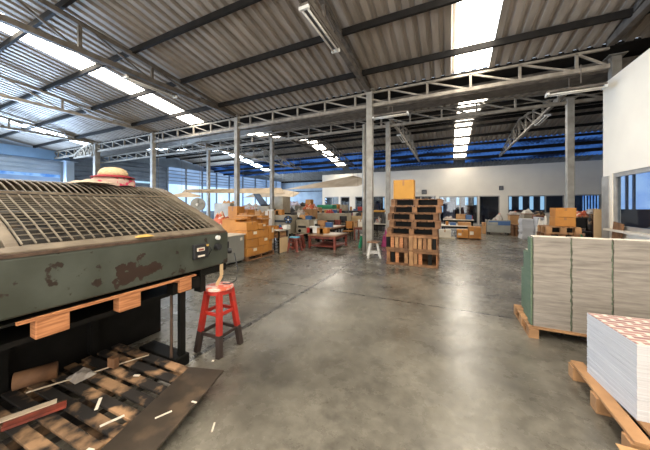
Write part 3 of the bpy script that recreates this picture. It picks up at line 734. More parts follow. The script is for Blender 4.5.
# ------------------------------------------------------------------ pallets on the floor
def pallet(label, X0, X1, Y0, Y1, z0=0.0, h=0.13, m='wood', along='X', n=8, group=None, gap=0.03, rot=0, blocks=False):
    cx, cy = (X0 + X1) / 2, (Y0 + Y1) / 2
    t = thing('wooden_pallet', label, 'pallet', (cx, cy, z0), group)
    A, B = (X1 - X0) / 2, (Y1 - Y0) / 2
    th = min(0.022, h * 0.16)
    def add(name, x0, x1, y0, y1, za, zb, mm=None):
        if along == 'Y': x0, x1, y0, y1 = y0, y1, x0, x1
        b = MB(); b.box(cx + x0, cx + x1, cy + y0, cy + y1, z0 + za, z0 + zb); return b.build(name, M[mm or m], t, 0.003)
    La, Lb = (A, B) if along == 'X' else (B, A)
    w = 2 * Lb / n
    for i in range(n):
        add('deck_board', -La, La, -Lb + i * w + gap / 2, -Lb + (i + 1) * w - gap / 2, h - th, h)
    for x in (-La, -0.05, La - 0.1):
        if blocks:
            for y in (-Lb, -0.06, Lb - 0.12): add('block', x, x + 0.1, y, y + 0.12, th, h - th)
            add('bottom_board', x, x + 0.1, -Lb, Lb, 0, th)
        else:
            add('stringer', x + 0.02, x + 0.08, -Lb + 0.01, Lb - 0.01, th, h - th)
    if blocks:
        if along == 'X': add('gap_shade_board', -La + 0.12, La - 0.12, Lb - 0.16, Lb - 0.13, th, h - th, 'dark')  # black boards added inside so the pallet gaps look shaded
        else: add('gap_shade_board', La - 0.16, La - 0.13, -Lb + 0.12, Lb - 0.12, th, h - th, 'dark'); add('gap_shade_board', -0.2, -0.17, -Lb + 0.12, Lb - 0.12, th, h - th, 'dark')
    if not blocks:
        for y in (-Lb, -0.05, Lb - 0.1): add('bottom_board', -La, La, y, y + 0.1, 0, th)
    t.rotation_euler.z = rot
    return t
pallet('dirty flat pallet on the floor in front of the press', -3.15, -1.92, 0.25, 1.62, m='wooddark', along='X', n=11, gap=0.045, rot=R(2))
tag(MB().box(-3.1, -1.97, 0.3, 1.55, 0.001, 0.004).build('shade_sheet', M['plate']), 'dark sheet painting the shade under the flat floor pallet', 'mat') if False else None  # switched off: dark sheet standing in for shade below the boards
b = MB(); mt = Matrix.Translation((-1.765, 1.05, 0.133)) @ Matrix.Rotation(R(17), 4, 'Z')
b.box(-0.165, 0.165, -0.75, 0.62, 0, 0.016, mt)
tag(b.build('floor_plate', M['plate'], None, 0.003), 'long grimy brown plate lying along the pallet edge by the press', 'plate')

# debris around the press foot
def loose(name, label, cat, c, size, rz=0, m='white', rx=0, ry=0, bev=0.0):
    b = MB(); mt = Matrix.Translation(c) @ Matrix.Rotation(R(rz), 4, 'Z') @ Matrix.Rotation(R(ry), 4, 'Y') @ Matrix.Rotation(R(rx), 4, 'X')
    b.box(-size[0] / 2, size[0] / 2, -size[1] / 2, size[1] / 2, -size[2] / 2, size[2] / 2, mt)
    return tag(b.build(name, M[m], None, bev), label, cat)
loose('wooden_block', 'tan wood block standing at the press foot behind the pallet', 'block', (-2.72, 1.3, 0.19), (0.085, 0.045, 0.085), 10, 'wood', bev=0.005)
MB_ = MB().tube([(-2.95, 0.83, 0.15), (-2.80, 1.15, 0.15), (-2.62, 1.55, 0.15)], 0.006, 8)
tag(MB_.build('metal_rod', M['canvas'], smooth=True), 'thin pale rod lying across the pallet towards the press foot', 'rod')
tag(MB().tube([(-3.08, 0.80, 0.215), (-2.98, 1.02, 0.215)], 0.065, 20).build('paper_roll', M['wood'], smooth=True), 'short dull beige roll in the shadow under the press', 'paper roll')
heap('crumpled_paper', 'crumpled pale paper under the press near the wood block', 'paper', -2.92, -2.76, 1.05, 1.2, 0.133, 0.06, 'rags', None, 5)
t = thing('red_booklet', 'red and white flat packet on the pallet at lower left', 'packet', (-2.42, 0.83, 0.135))
b = MB(); mt = Matrix.Translation((-2.56, 0.84, 0.145)) @ Matrix.Rotation(R(68), 4, 'Z'); b.box(-0.22, 0.08, -0.035, 0.035, -0.01, 0.008, mt); b.build('cover', M['darkred'], t)
b = MB(); mt2 = Matrix.Translation((-2.62, 0.84, 0.16)) @ Matrix.Rotation(R(68), 4, 'Z'); b.box(-0.25, 0.05, -0.02, 0.03, -0.004, 0.004, mt2); b.build('white_sleeve', M['canvas'], t)
scr = [((-1.78, 1.15, 0.153), (0.012, 0.10, 0.004), -25, 'white paper strip on the plate near the pallet'), ((-1.69, 1.32, 0.153), (0.045, 0.012, 0.004), 10, 'small white scrap on the plate towards the stool'),
       ((-2.06, 0.98, 0.138), (0.02, 0.13, 0.004), -20, 'long white scrap on the pallet boards beside the plate'), ((-1.53, 1.35, 0.004), (0.012, 0.08, 0.004), 35, 'white scrap on the bare floor beyond the plate'),
       ((-2.18, 1.92, 0.006), (0.02, 0.02, 0.006), 30, 'white scrap on the floor by the press leg'), ((-1.93, 0.8, 0.139), (0.045, 0.03, 0.006), 15, 'white crumpled scrap at the bottom edge on the pallet'),
       ((-2.42, 1.33, 0.138), (0.05, 0.02, 0.005), 25, 'pale scrap in the middle of the pallet'), ((-2.33, 1.02, 0.138), (0.13, 0.02, 0.005), -35, 'pale torn strip on the pallet boards')]
for c, s, r_, lab in scr: loose('paper_scrap', lab, 'paper scrap', c, s, r_, 'tape')

# ------------------------------------------------------------------ stools
def stool(name, label, X, Y, h, rt, rb, leg, seat, foot=None, rings=(0.42, 0.2), rz=0, th=0.035, lr=0.02, square=False):
    t = thing(name, label, 'stool', (X, Y, 0))
    if square:
        MB().box(X - rt, X + rt, Y - rt, Y + rt, h - th, h).build('seat', M[seat], t, 0.01)
    else:
        MB().lathe([(rt * 0.9, 0), (rt, 0.006), (rt, th - 0.008), (rt * 0.93, th), (rt * 0.3, th)], X, Y, h - th, 28).build('seat', M[seat], t, smooth=False)
        MB().lathe([(rt * 0.86, 0), (rt * 0.93, 0), (rt * 0.93, 0.04), (rt * 0.86, 0.04)], X, Y, h - th - 0.04, 28).build('seat_skirt', M[leg], t)
    A = [R(45 + 90 * i + rz) for i in range(4)]
    def pos(a, z, extra=0):
        f_ = 1 - z / (h - th); r_ = rt * 0.8 + (rb - rt * 0.8) * f_ + extra
        return (X + r_ * math.cos(a), Y + r_ * math.sin(a), z)
    for a in A:
        zf = 0.0 if not foot else foot
        l = MB().bar(pos(a, zf), pos(a, h - th), lr * 2, lr * 2).build('leg', M[leg], t, 0.004)
        if foot: MB().bar(pos(a, 0.0), pos(a, foot), lr * 2.1, lr * 2.1).build('leg_end', M['soot'], l if False else t, 0.003)
    for z in rings:
        mm = leg if not foot or z > foot + 0.02 else 'soot'
        b = MB()
        for i in range(4): b.bar(pos(A[i], z), pos(A[(i + 1) % 4], z), 0.022, 0.035)
        b.build('stretcher', M[mm], t, 0.003)
    return t
stool('stool', 'red paint-splattered metal stool with blackened feet beside the press', -2.33, 2.14, 0.70, 0.15, 0.225, 'red', 'redseat', 0.22, (0.42, 0.20), rz=2, lr=0.026)
stool('stool', 'white stool with brown seat in front of the tall post', -2.08, 7.86, 0.49, 0.17, 0.26, 'white', 'brown', None, (0.16,), rz=20, lr=0.022, square=True)
stool('stool', 'green stool with pale seat just left of the tall post', -2.85, 9.45, 0.50, 0.17, 0.24, 'green', 'creamlight', None, (0.2,), rz=10, lr=0.035)
stool('stool', 'dark red stool with bright blue seat by the tan desk', -4.85, 7.75, 0.50, 0.19, 0.27, 'darkred', 'cyan', None, (0.3, 0.14), rz=5, lr=0.035)
stool('stool', 'second dark red stool between the tan desk and low table', -5.1, 8.5, 0.48, 0.17, 0.25, 'darkred', 'darkred', None, (0.3, 0.14), rz=25, lr=0.035)
# strap hanging from the press onto the red stool
b = MB()
for a, c in (((-2.33, 2.17, 0.93), (-2.325, 2.165, 0.80)), ((-2.325, 2.165, 0.80), (-2.33, 2.10, 0.705))): b.bar(a, c, 0.045, 0.006, up=(1, 0, 0))
tag(b.build('hanging_strap', M['tan']), 'tan strap hanging from the press end onto the red stool', 'strap')
tag(MB().tube([(-2.24, 2.27, 1.05), (-2.20, 2.29, 0.86), (-2.20, 2.26, 0.74), (-2.24, 2.2, 0.712), (-2.31, 2.17, 0.712)], 0.006, 6).build('thin_cable', M['black'], smooth=True), 'thin black cable looping from the press switch to the red stool', 'cable')

# ------------------------------------------------------------------ grey cabinet and cartons
def cabinet():
    t = thing('metal_cabinet', 'low grey two-door metal cabinet behind the red stool', 'cabinet', (-5.45, 5.0, 0))
    MB().box(-5.75, -5.22, 4.3, 5.68, 0.06, 0.76).build('body', M['cabinet'], t, 0.008)
    MB().box(-5.77, -5.19, 4.28, 5.70, 0.76, 0.79).build('top', M['creamlight'], t, 0.005)
    MB().box(-5.7, -5.27, 4.35, 5.63, 0, 0.06).build('plinth', M['dark'], t)
    for y0, y1 in ((4.33, 4.97), (5.0, 5.65)):
        d = MB().box(-5.22, -5.20, y0, y1, 0.09, 0.74).build('door', M['cabinet'], t, 0.004)
        MB().box(-5.20, -5.18, y0 + 0.04, y0 + 0.07, 0.45, 0.65).build('handle', M['black'], d)
    MB().box(-5.199, -5.196, 5.5, 5.58, 0.62, 0.70).build('sticker', M['tape'], t)
cabinet()
def carton(label, X0, X1, Y0, Y1, z0, z1, m='carton', group='orange cartons', face='X', lab=True, name='carton'):
    o = MB().box(X0, X1, Y0, Y1, z0, z1)
    t = o.build(name, M[m], None, 0.006); tag(t, label, 'carton', group)
    b = MB(); w = 0.05
    if face == 'X':
        ym = (Y0 + Y1) / 2; b.box(X1, X1 + 0.002, ym - w / 2, ym + w / 2, z1 - (z1 - z0) * 0.3, z1); b.box(X0, X1, ym - w / 2, ym + w / 2, z1, z1 + 0.002)
    else:
        xm = (X0 + X1) / 2; b.box(xm - w / 2, xm + w / 2, Y0 - 0.002, Y0, z1 - (z1 - z0) * 0.3, z1); b.box(xm - w / 2, xm + w / 2, Y0, Y1, z1, z1 + 0.002)
    b.build('tape', M['tapebrown'], t)
    if lab:
        b = MB(); s = (z1 - z0)
        if face == 'X': b.box(X1 + 0.001, X1 + 0.004, Y0 + (Y1 - Y0) * 0.55, Y0 + (Y1 - Y0) * 0.85, z0 + s * 0.5, z0 + s * 0.85)
        else: b.box(X0 + (X1 - X0) * 0.1, X0 + (X1 - X0) * 0.4, Y0 - 0.004, Y0 - 0.001, z0 + s * 0.3, z0 + s * 0.6)
        b.build('shipping_label', M['tape'], t)
    return t
pallet('pinkish low pallet under the orange carton pile by the cabinet', -6.3, -5.15, 5.72, 7.0, m='wood', along='Y', n=7, group=None)
rows = [('bottom', 0.13), ('second', 0.375), ('third', 0.62), ('top', 0.865)]
for r_, (rn, z) in enumerate(rows):
    for c_, (cn, y) in enumerate((('near', 5.72), ('far', 6.22))):
        if r_ == 3 and c_ == 1: y1 = 6.6
        else: y1 = y + 0.49
        hh = 0.235
        if c_ == 1 and r_ == 3: hh = 0.16
        carton('orange carton in the %s row of the front pile, %s the cabinet' % (rn, 'beside' if c_ == 0 else 'one column away from'), -5.62, -5.16 - 0.02 * ((r_ + c_) % 2), y + 0.01, y1, z, z + hh, lab=(r_ + c_) % 2 == 0, group='orange cartons of the front pile')
carton('orange carton at the far end of the pile, above the dark gap', -5.62, -5.17, 6.74, 7.0, 0.5, 0.93, group='orange cartons of the front pile')
carton('low orange carton at the far end of the pile bottom', -5.7, -5.25, 6.74, 7.0, 0.13, 0.49, group='orange cartons of the front pile', lab=False)
for i, (y, zt, lab) in enumerate(((5.8, 1.16, 'nearest the press'), (6.3, 1.24, 'in the middle'), (6.78, 1.12, 'farthest from the press'))):
    carton('tall orange carton in the rear row, %s' % lab, -6.2, -5.68, y, y + 0.46, 0.13, zt, group='tall orange cartons of the rear row')
for i, (y, z, lab) in enumerate(((5.85, 1.16, 'at its near end'), (6.35, 1.24, 'at its middle'), (6.8, 1.12, 'at its far end'))):
    tag(MB().box(-6.15, -5.5, y, y + 0.44, z + 0.005, z + 0.035, ).build('flattened_carton', M['cartonbrown' if i else 'carton'], None, 0.004), 'flattened carton laid over the tall orange cartons, %s' % lab, 'carton', 'flattened cartons')
# cartons piled around the post behind
for i, (x0, x1, y, zb, zt, lab) in enumerate(((216, 226, 7.3, 0, 0.9, 'orange carton at floor level just behind the press end'), (227, 238, 7.3, 0, 0.95, 'orange carton at floor level left of the post'),
        (228, 237, 7.35, 0.95, 1.55, 'upright orange carton leaning at the post, left side'), (239, 247, 7.3, 0, 1.3, 'tall orange carton right of the post'), (249, 262, 7.75, 0, 1.2, 'wide orange carton behind the pile'),
        (237, 248, 7.9, 0, 1.42, 'orange carton behind the tall one at the post'))):
    carton(lab, ax(x0, y), ax(x1, y), y, y + 0.4, zb, zt, face='Y', group='orange cartons around the post', lab=i % 2 == 1)

# desk with tan panel
def desk():
    t = thing('packing_desk', 'pale-topped packing desk with a tan front board', 'desk', (-5.3, 7.3, 0))
    MB().box(-5.6, -4.98, 7.05, 7.6, 0.74, 0.78).build('tabletop', M['creamlight'], t, 0.005)
    MB().box(-5.02, -5.0, 7.1, 7.55, 0.02, 0.52).build('front_board', M['tan'], t, 0.004)
    MB().box(-5.55, -5.05, 7.1, 7.55, 0.52, 0.58).build('drawer_shelf', M['brown'], t)
    for x in (-5.56, -5.04):
        for y in (7.09, 7.56): MB().box(x - 0.02, x + 0.02, y - 0.02, y + 0.02, 0, 0.74).build('leg', M['dark'], t)
desk()
carton('brown carton lying in the slot of the packing desk', -5.5, -5.1, 7.2, 7.6, 0.58, 0.70, 'cartonbrown', None, lab=False)

# machines of the bindery
def machine(name, label, x0, x1, Y, d, z0, z1, slots=2, m='cream', top=True, legs=True, cat='machine'):
    X0, X1 = ax(x0, Y), ax(x1, Y); t = thing(name, label, cat, ((X0 + X1) / 2, Y + d / 2, 0))
    zb = 0.0
    MB().box(X0, X1, Y, Y + d, z0, z1).build('body', M[m], t, 0.02)
    if legs and z0 > 0.1:
        for x in (X0 + 0.06, X1 - 0.06):
            for y in (Y + 0.06, Y + d - 0.06): MB().box(x - 0.04, x + 0.04, y - 0.04, y + 0.04, 0, z0).build('leg', M['dark'], t)
    for i in range(slots):
        z = z0 + (z1 - z0) * (i + 1) / (slots + 1); MB().box(X0 + 0.12, X1 - 0.15, Y - 0.03, Y + 0.005, z - 0.045, z + 0.045).build('feed_slot', M['black'], t, 0.004)
    if top:
        MB().tube([(X0 + 0.1, Y + d - 0.12, z1 + 0.04), (X1 - 0.1, Y + d - 0.12, z1 + 0.04)], 0.04, 12).build('roller', M['dark'], t, smooth=True)
        MB().box(X1 - 0.25, X1 - 0.05, Y + d - 0.45, Y + d - 0.2, z1, z1 + 0.12).build('control_unit', M['black'], t, 0.01)
    MB().tube([(X0 + 0.2, Y - 0.03, z0 + 0.12), (X0 + 0.2, Y, z0 + 0.12)], 0.07, 14).build('hand_wheel', M['dark'], t)
    return t
machine('folding_machine', 'long cream folding machine with black slots behind the packing desk', 266, 290, 9.6, 0.9, 0.35, 1.15, 2)
machine('folding_machine', 'greenish cream folding machine right of the desk fan', 296, 309, 9.9, 0.9, 0.35, 0.95, 1)
machine('feeder_tower', 'tall cream feeder tower standing behind the long folding machine', 272, 283, 11.2, 0.7, 0.3, 2.05, 0, top=False)
machine('feeder_unit', 'cream feeder unit with tilted black display', 257, 269, 11.0, 0.8, 0.3, 1.55, 1)
machine('gathering_machine', 'low cream gathering machine with papers behind the low table', 308, 345, 13.0, 1.0, 0.3, 1.15, 1, legs=True)
machine('gathering_machine', 'pale machine bench farther back under the green sheet', 315, 333, 15.0, 1.0, 0.3, 1.35, 0, top=False)
machine('sorting_bench', 'long black conveyor bench in front of the back windows', 333, 372, 16.5, 0.9, 0.75, 1.22, 0, m='black', top=False)
machine('sorting_bench', 'tan sorting bench beyond the low table, left of the tall post', 346, 364, 14.0, 0.8, 0.3, 0.98, 0, m='tan', top=False)
machine('trimmer', 'cream trimmer half hidden behind the orange cartons', 214, 230, 8.7, 0.5, 0.3, 1.68, 1, top=False)
# tilted black panel on the feeder unit
def tilted():
    Y = 11.1; x0, x1 = ax(256, Y), ax(266, Y)
    t = thing('black_display_panel', 'tilted black panel standing above the cream feeder unit', 'panel', ((x0 + x1) / 2, Y, 1.55))
    b = MB(); b.raw([(x0 - 0.2, Y, 2.2), (x1 - 0.45, Y, 2.2), (x1 + 0.12, Y, 1.6), (x0 + 0.25, Y, 1.6), (x0 - 0.2, Y + 0.04, 2.2), (x1 - 0.45, Y + 0.04, 2.2), (x1 + 0.12, Y + 0.04, 1.6), (x0 + 0.25, Y + 0.04, 1.6)],
          [(0, 1, 2, 3), (4, 7, 6, 5), (0, 4, 5, 1), (1, 5, 6, 2), (2, 6, 7, 3), (3, 7, 4, 0)])
    b.build('screen', M['darkred'] if False else M['black'], t)
    MB().box(x0 + 0.3, x1 + 0.05, Y, Y + 0.06, 1.55, 1.62).build('foot', M['dark'], t)
tilted()

# drum fan behind the press and pedestal fan by the desk
def fan(label, X, Y, zc, r, m, ring, face=(0.6, -0.8)):
    t = thing('pedestal_fan', label, 'fan', (X, Y, 0)); d = Vector((face[0], face[1], 0)).normalized()
    c = Vector((X, Y, zc))
    MB().tube([c - d * 0.1, c + d * 0.06], r, 24).build('drum', M[ring], t)
    b = MB(); s_ = Vector((-d.y, d.x, 0)); u = Vector((0, 0, 1))
    for i in range(5):
        a = 2 * math.pi * i / 5; e = s_ * math.cos(a) + u * math.sin(a); g = s_ * math.cos(a + 0.5) + u * math.sin(a + 0.5)
        p = c + d * 0.07
        vs = [p + e * 0.05, p + e * r * 0.85, p + g * r * 0.85 + d * 0.03, p + g * 0.05]; vs += [v + d * 0.01 for v in vs]
        b.raw(vs, [(0, 1, 2, 3), (4, 7, 6, 5), (0, 4, 5, 1), (1, 5, 6, 2), (2, 6, 7, 3), (3, 7, 4, 0)])
    b.build('blades', M['blue' if m != 'grey' else 'cabinet'], t)
    MB().tube([c + d * 0.06, c + d * 0.13], r * 0.2, 14).build('hub', M['white'], t)
    MB().tube([(X, Y, 0.04), (X, Y, zc - r)], 0.035, 10).build('pole', M['greycart'], t)
    MB().lathe([(0.22, 0), (0.2, 0.03), (0.05, 0.05)], X, Y, 0, 20).build('base', M['greycart'], t)
fan('pedestal fan with dark blue drum above the blue-seated stool', ax(288, 9.0), 9.0, 1.0, 0.17, 'blue', 'black')
fan('large grey drum fan standing behind the press end', ax(198, 6.6), 6.6, 1.62, 0.24, 'grey', 'cabinet')
tag(MB().lathe([(0.09, 0), (0.1, 0.03), (0.08, 0.42), (0.05, 0.45)], ax(284, 8.6), 8.6, 0.0, 16).build('green_bucket', M['greycart'], smooth=True), 'pale green canister on the floor under the blue fan', 'canister')

# low brown table with shelf board and things on it
table('low_table', 'low brown table with a shelf board near the floor, left of the aisle', -4.75, -3.62, 8.5, 9.75, 0.50, 'brown', 'darkred', 0.045, 0.08, lw=0.08)
table('low_table', 'second low brown table behind the first, with pale papers', -5.2, -4.45, 10.1, 11.8, 0.62, 'brown', 'dark', 0.045, 0.1, lw=0.08)
tag(MB().box(-5.1, -4.6, 10.3, 11.5, 0.62, 0.635).build('paper_sheet', M['creamlight']), 'large pale sheet spread over the second low table', 'paper')
tag(MB().box(-4.25, -3.75, 8.75, 9.5, 0.50, 0.512).build('paper_sheet', M['creamlight']), 'large pale sheet on the front low table', 'paper')
heap('red_cloth', 'bright red cloth bundle on the machine behind the low tables', 'cloth', ax(325, 13), ax(331, 13), 13.05, 13.45, 1.15, 0.28, 'red', None, 21)
def chair(label, X, Y, seat, m, rz=0, group=None):
    t = thing('work_chair', label, 'chair', (X, Y, 0), group)
    MB().box(X - 0.2, X + 0.2, Y - 0.2, Y + 0.2, seat - 0.05, seat).build('seat', M[m], t, 0.01)
    MB().box(X - 0.2, X + 0.2, Y + 0.17, Y + 0.21, seat + 0.08, seat + 0.42).build('backrest', M[m], t, 0.01)
    for sx in (-1, 1):
        for sy in (-1, 1):
            MB().box(X + sx * 0.17 - 0.015, X + sx * 0.17 + 0.015, Y + sy * 0.17 - 0.015, Y + sy * 0.17 + 0.015, 0, (seat + 0.4) if sy > 0 else seat).build('leg', M['dark'], t)
chair('small orange chair beside the low tables', ax(348, 11.4), 11.4, 0.42, 'carton')
chair('dark chair behind the orange one, left of the tall post', ax(342, 12.6), 12.6, 0.6, 'black')
chair('dark red chair between the two low tables', ax(333, 11.8), 12.2, 0.42, 'darkred')
tag(MB().box(ax(341, 12.2), ax(350, 12.2), 12.3, 12.36, 0.95, 1.32).build('display_screen', M['black'], None, 0.01), 'black screen above the dark chair', 'screen') if False else None
table('narrow_table', 'narrow brown table with slim legs left of the tall post', ax(353, 11.2), ax(369, 11.2), 11.2, 11.9, 0.62, 'brown', 'darkred')
carton('white box on the narrow table left of the tall post', ax(358, 11.3), ax(363, 11.3), 11.3, 11.6, 0.62, 0.95, 'creamlight', None, 'Y', False)
carton('brown carton on the narrow table beside the white box', ax(354.5, 11.3), ax(357.3, 11.3), 11.3, 11.6, 0.62, 0.85, 'cartonbrown', None, 'Y', False)
table('side_table', 'table with pale top between the two grey posts', ax(372, 12.2), ax(392, 12.2), 12.2, 13.0, 0.72, 'creamlight', 'dark')
heap('magenta_bag', 'magenta cloth bag on the floor between the post and pallet tower', 'bag', ax(381, 10.0), ax(388.5, 10.0), 10.0, 10.5, 0.0, 0.75, 'magenta', None, 31)
heap('white_bundle', 'white bundle on the table between the posts', 'bundle', ax(374, 12.3), ax(381, 12.3), 12.3, 12.8, 0.72, 0.35, 'rags', None, 32)
heap('dark_bundle', 'dark bundle on the table between the posts', 'bundle', ax(381, 12.3), ax(386, 12.3), 12.3, 12.8, 0.72, 0.5, 'black', None, 33)
machine('yellow_topped_crate', 'black crate with a yellow top between the two grey posts', 371, 382, 16.0, 0.8, 0.0, 1.15, 0, m='black', top=False, legs=False, cat='crate')
tag(MB().box(ax(371, 16), ax(383, 16), 16.0, 16.8, 1.155, 1.26).build('yellow_box', M['yellowbox'], None, 0.01), 'flat yellow box on the black crate between the posts', 'box')

# clutter on and around the machines (left middle)
clut = [
 ('heap_of_sheets', 'orange red heap of sheets behind the press end', 'heap', 209, 223, 6.1, 0.45, 0.98, 0.46, 'heap'),
 ('heap_of_sheets', 'pale mixed heap under the orange red sheets', 'heap', 202, 207.3, 6.0, 0.4, 0.0, 1.05, 'rags'),
 ('cloth_pile', 'brown and pink cloth pile beside the drum fan top', 'heap', 219, 231, 9.5, 0.5, 0.0, 1.92, 'cartonbrown'),
 ('cloth_pile', 'lilac wrapped bundle pile by the far blue wall', 'heap', 285, 295, 15.0, 0.8, 0.0, 1.95, 'lilac'),
 ('cloth_pile', 'brown bundle pile right of the lilac one', 'heap', 296, 309, 16.1, 0.8, 0.0, 1.9, 'wooddark'),
 ('cloth_pile', 'orange and white bundle heap at the centre of the machines', 'heap', 302, 313, 12.2, 0.6, 0.0, 1.75, 'heap'),
 ('cloth_pile', 'low red and grey rag pile before the bundles', 'heap', 292, 303, 11.4, 0.6, 0.0, 1.45, 'rags'),
 ('cloth_pile', 'dark pile beside the cream feeder tower', 'heap', 281, 290, 12.0, 0.7, 0.0, 1.55, 'black'),
 ('cloth_pile', 'dim pile at the foot of the blue lit wall', 'heap', 240, 256, 12.0, 0.8, 0.0, 1.75, 'rags'),
 ('cloth_pile', 'brown sheet pile on top of the cartons by the feeder', 'heap', 250, 262, 9.2, 0.5, 0.0, 1.45, 'cartonbrown'),
]
for i, (n_, lab, cat, x0, x1, Y, d, z0, h, m) in enumerate(clut):
    if z0 == 0.0:
        X0, X1 = ax(x0, Y), ax(x1, Y); zt = z0 + h - 0.38
        base = thing('supply_crate', 'closed crate carrying the ' + lab, 'crate', ((X0 + X1) / 2, Y, 0))
        mm = ('cream', 'cartonbrown', 'tan', 'greycart')[i % 4]
        MB().box(X0 + 0.03, X1 - 0.03, Y + 0.02, Y + d - 0.02, 0.1, zt - 0.03).build('body', M[mm], base, 0.01)
        MB().box(X0, X1, Y, Y + d, zt - 0.03, zt).build('lid', M['brown'], base, 0.005)
        MB().box(X0 + 0.05, X1 - 0.05, Y + 0.05, Y + d - 0.05, 0, 0.1).build('skid', M['dark'], base)
        z0, h = zt, 0.38
    heap(n_, lab, cat, ax(x0, Y), ax(x1, Y), Y, Y + d, z0, h, m, None, 40 + i)
carton('carton stack base under the orange red heap of sheets', ax(208, 6.1), ax(224, 6.1), 6.1, 6.6, 0.0, 0.98, 'cartonbrown', None, 'Y', False)
carton('white topped box in front of the feeder unit', ax(265, 9.0), ax(272, 9.0), 9.0, 9.18, 0.0, 1.35, 'creamlight', None, 'Y', False)
carton('dull orange carton on the gathering machine by the back windows', ax(332, 16.6), ax(338, 16.6), 16.6, 17.0, 1.22, 1.65, 'carton', None, 'Y', False)
carton('pale grey carton on the black conveyor bench', ax(340, 16.6), ax(346, 16.6), 16.6, 17.0, 1.22, 1.62, 'cream', None, 'Y', False)
tag(MB().box(ax(316, 15.0), ax(332, 15.0), 15.1, 15.8, 1.355, 1.62).build('green_tarp_bundle', M['green'], None, 0.04), 'flat green bundle on the pale bench before the back wall', 'bundle')
carton('orange upright carton amid the bundles by the blue wall', ax(307, 14.6), ax(312, 14.6), 14.4, 14.8, 0.0, 1.95, 'carton', None, 'Y', False)
for i, (x0, x1, Y, z1, m, lab) in enumerate(((312, 319, 14.2, 1.45, 'cartonbrown', 'brown carton stack left of the green bundle'), (346, 352, 15.2, 1.1, 'cartonbrown', 'brown carton at the end of the tan bench'),
      (322, 329, 14.3, 1.3, 'cream', 'cream hood under the green bundle'))):
    carton(lab, ax(x0, Y), ax(x1, Y), Y, Y + 0.4, 0, z1, m, None, 'Y', False)

small = [(x0, x1, Y, z, host) for x0, x1, Y, z, host in (
    (266, 280, 9.7, 1.15, 'long folding machine'), (296, 309, 10.2, 0.95, 'greenish folding machine'), (310, 343, 13.6, 1.15, 'low gathering machine'),
    (316, 333, 15.85, 1.35, 'pale bench by the green bundle'), (348, 372, 17.0, 1.22, 'black conveyor bench'), (347, 363, 14.3, 0.98, 'tan sorting bench'),
    (308, 325, 9.0, 0.5, 'front low table'), (312, 330, 10.3, 0.64, 'second low table'), (373, 391, 12.5, 0.72, 'table between the posts'), (270, 286, 7.3, 0.78, 'packing desk'),
    (444, 456, 15.05, 0.55, 'long white table'), (467, 473, 16.7, 0.78, 'rear pale table'))]
cols_ = [('red', 'red'), ('white', 'white'), ('black', 'black'), ('brown', 'cartonbrown'), ('orange', 'carton'), ('blue', 'blue')]
kinds = [('box', 0.28, 0.16), ('bundle', 0.34, 0.22), ('tin', 0.14, 0.24)]
rs = random.Random(5)
for hi_, (x0, x1, Y, z, host) in enumerate(small):
    n = 5 if x1 - x0 > 12 else 2
    for k_ in range(n):
        cn, cm = cols_[(hi_ + k_) % 6]; kn, kw, kh = kinds[(hi_ * 2 + k_) % 3]
        if host == 'packing desk': kw, kh = kw * 0.6, kh * 0.6
        cx = ax(x0 + (x1 - x0) * (k_ + 0.5) / n, Y); hh = kh * rs.uniform(0.6, 1.3); b = MB()
        if kn == 'tin': b.lathe([(kw / 2, 0), (kw / 2, hh * 0.9), (kw / 2 * 0.9, hh)], cx, Y + 0.12, z + 0.001, 14)
        else: b.box(cx - kw / 2, cx + kw / 2, Y, Y + 0.22, z + 0.001, z + hh)
        tag(b.build('small_' + kn, M[cm], None, 0.01 if kn != 'tin' else 0), 'small %s %s on the %s' % (cn, kn, host), kn, 'small items on the ' + host)

# canvas sails hung under the roof
def sail(label, pts, drop):
    t = thing('canvas_sail', label, 'canvas sail', pts[0])
    A = [Vector(p) for p in pts]; n = 12; vs = []; fs = []
    for j in range(n + 1):
        for i in range(n + 1):
            u, v = i / n, j / n
            p = (A[0] * (1 - u) + A[1] * u) * (1 - v) + (A[3] * (1 - u) + A[2] * u) * v
            p = p - Vector((0, 0, drop * 16 * u * (1 - u) * v * (1 - v)))
            vs.append(p)
    for j in range(n):
        for i in range(n): q = j * (n + 1) + i; fs.append((q, q + 1, q + n + 2, q + n + 1))
    o = MB().raw(vs, fs).build('cloth', M['canvas'], t, smooth=True)
    md = o.modifiers.new('thick', 'SOLIDIFY'); md.thickness = 0.01
    for p in A: MB().tube([p, p + Vector((0, 0, 4.9 - p.z))], 0.006, 5).build('hanging_cord', M['truss'], t)
sail('beige canvas sheet hung between the posts, pointed to the left', [(-8.2, 12.0, 2.44), (-3.95, 12.0, 2.50), (-3.3, 12.0, 2.75), (-4.6, 13.2, 3.15)], 0.05)
sail('long low beige canvas sheet hung over the far left piles', [(-11.9, 8.6, 2.22), (-9.9, 14.6, 2.35), (-10.2, 14.6, 2.75), (-12.2, 9.0, 2.4)], 0.05)
sail('narrow beige canvas sheet in front of the bright left windows', [(-13.9, 15.0, 2.15), (-9.6, 15.2, 2.15), (-9.3, 15.6, 2.45), (-12.3, 16.2, 2.95)], 0.05)
sail('small dark tipped canvas end beside the press frame', [(-11.5, 7.2, 1.95), (-9.4, 7.6, 1.92), (-9.9, 8.1, 2.0), (-11.0, 8.2, 2.2)], 0.02)

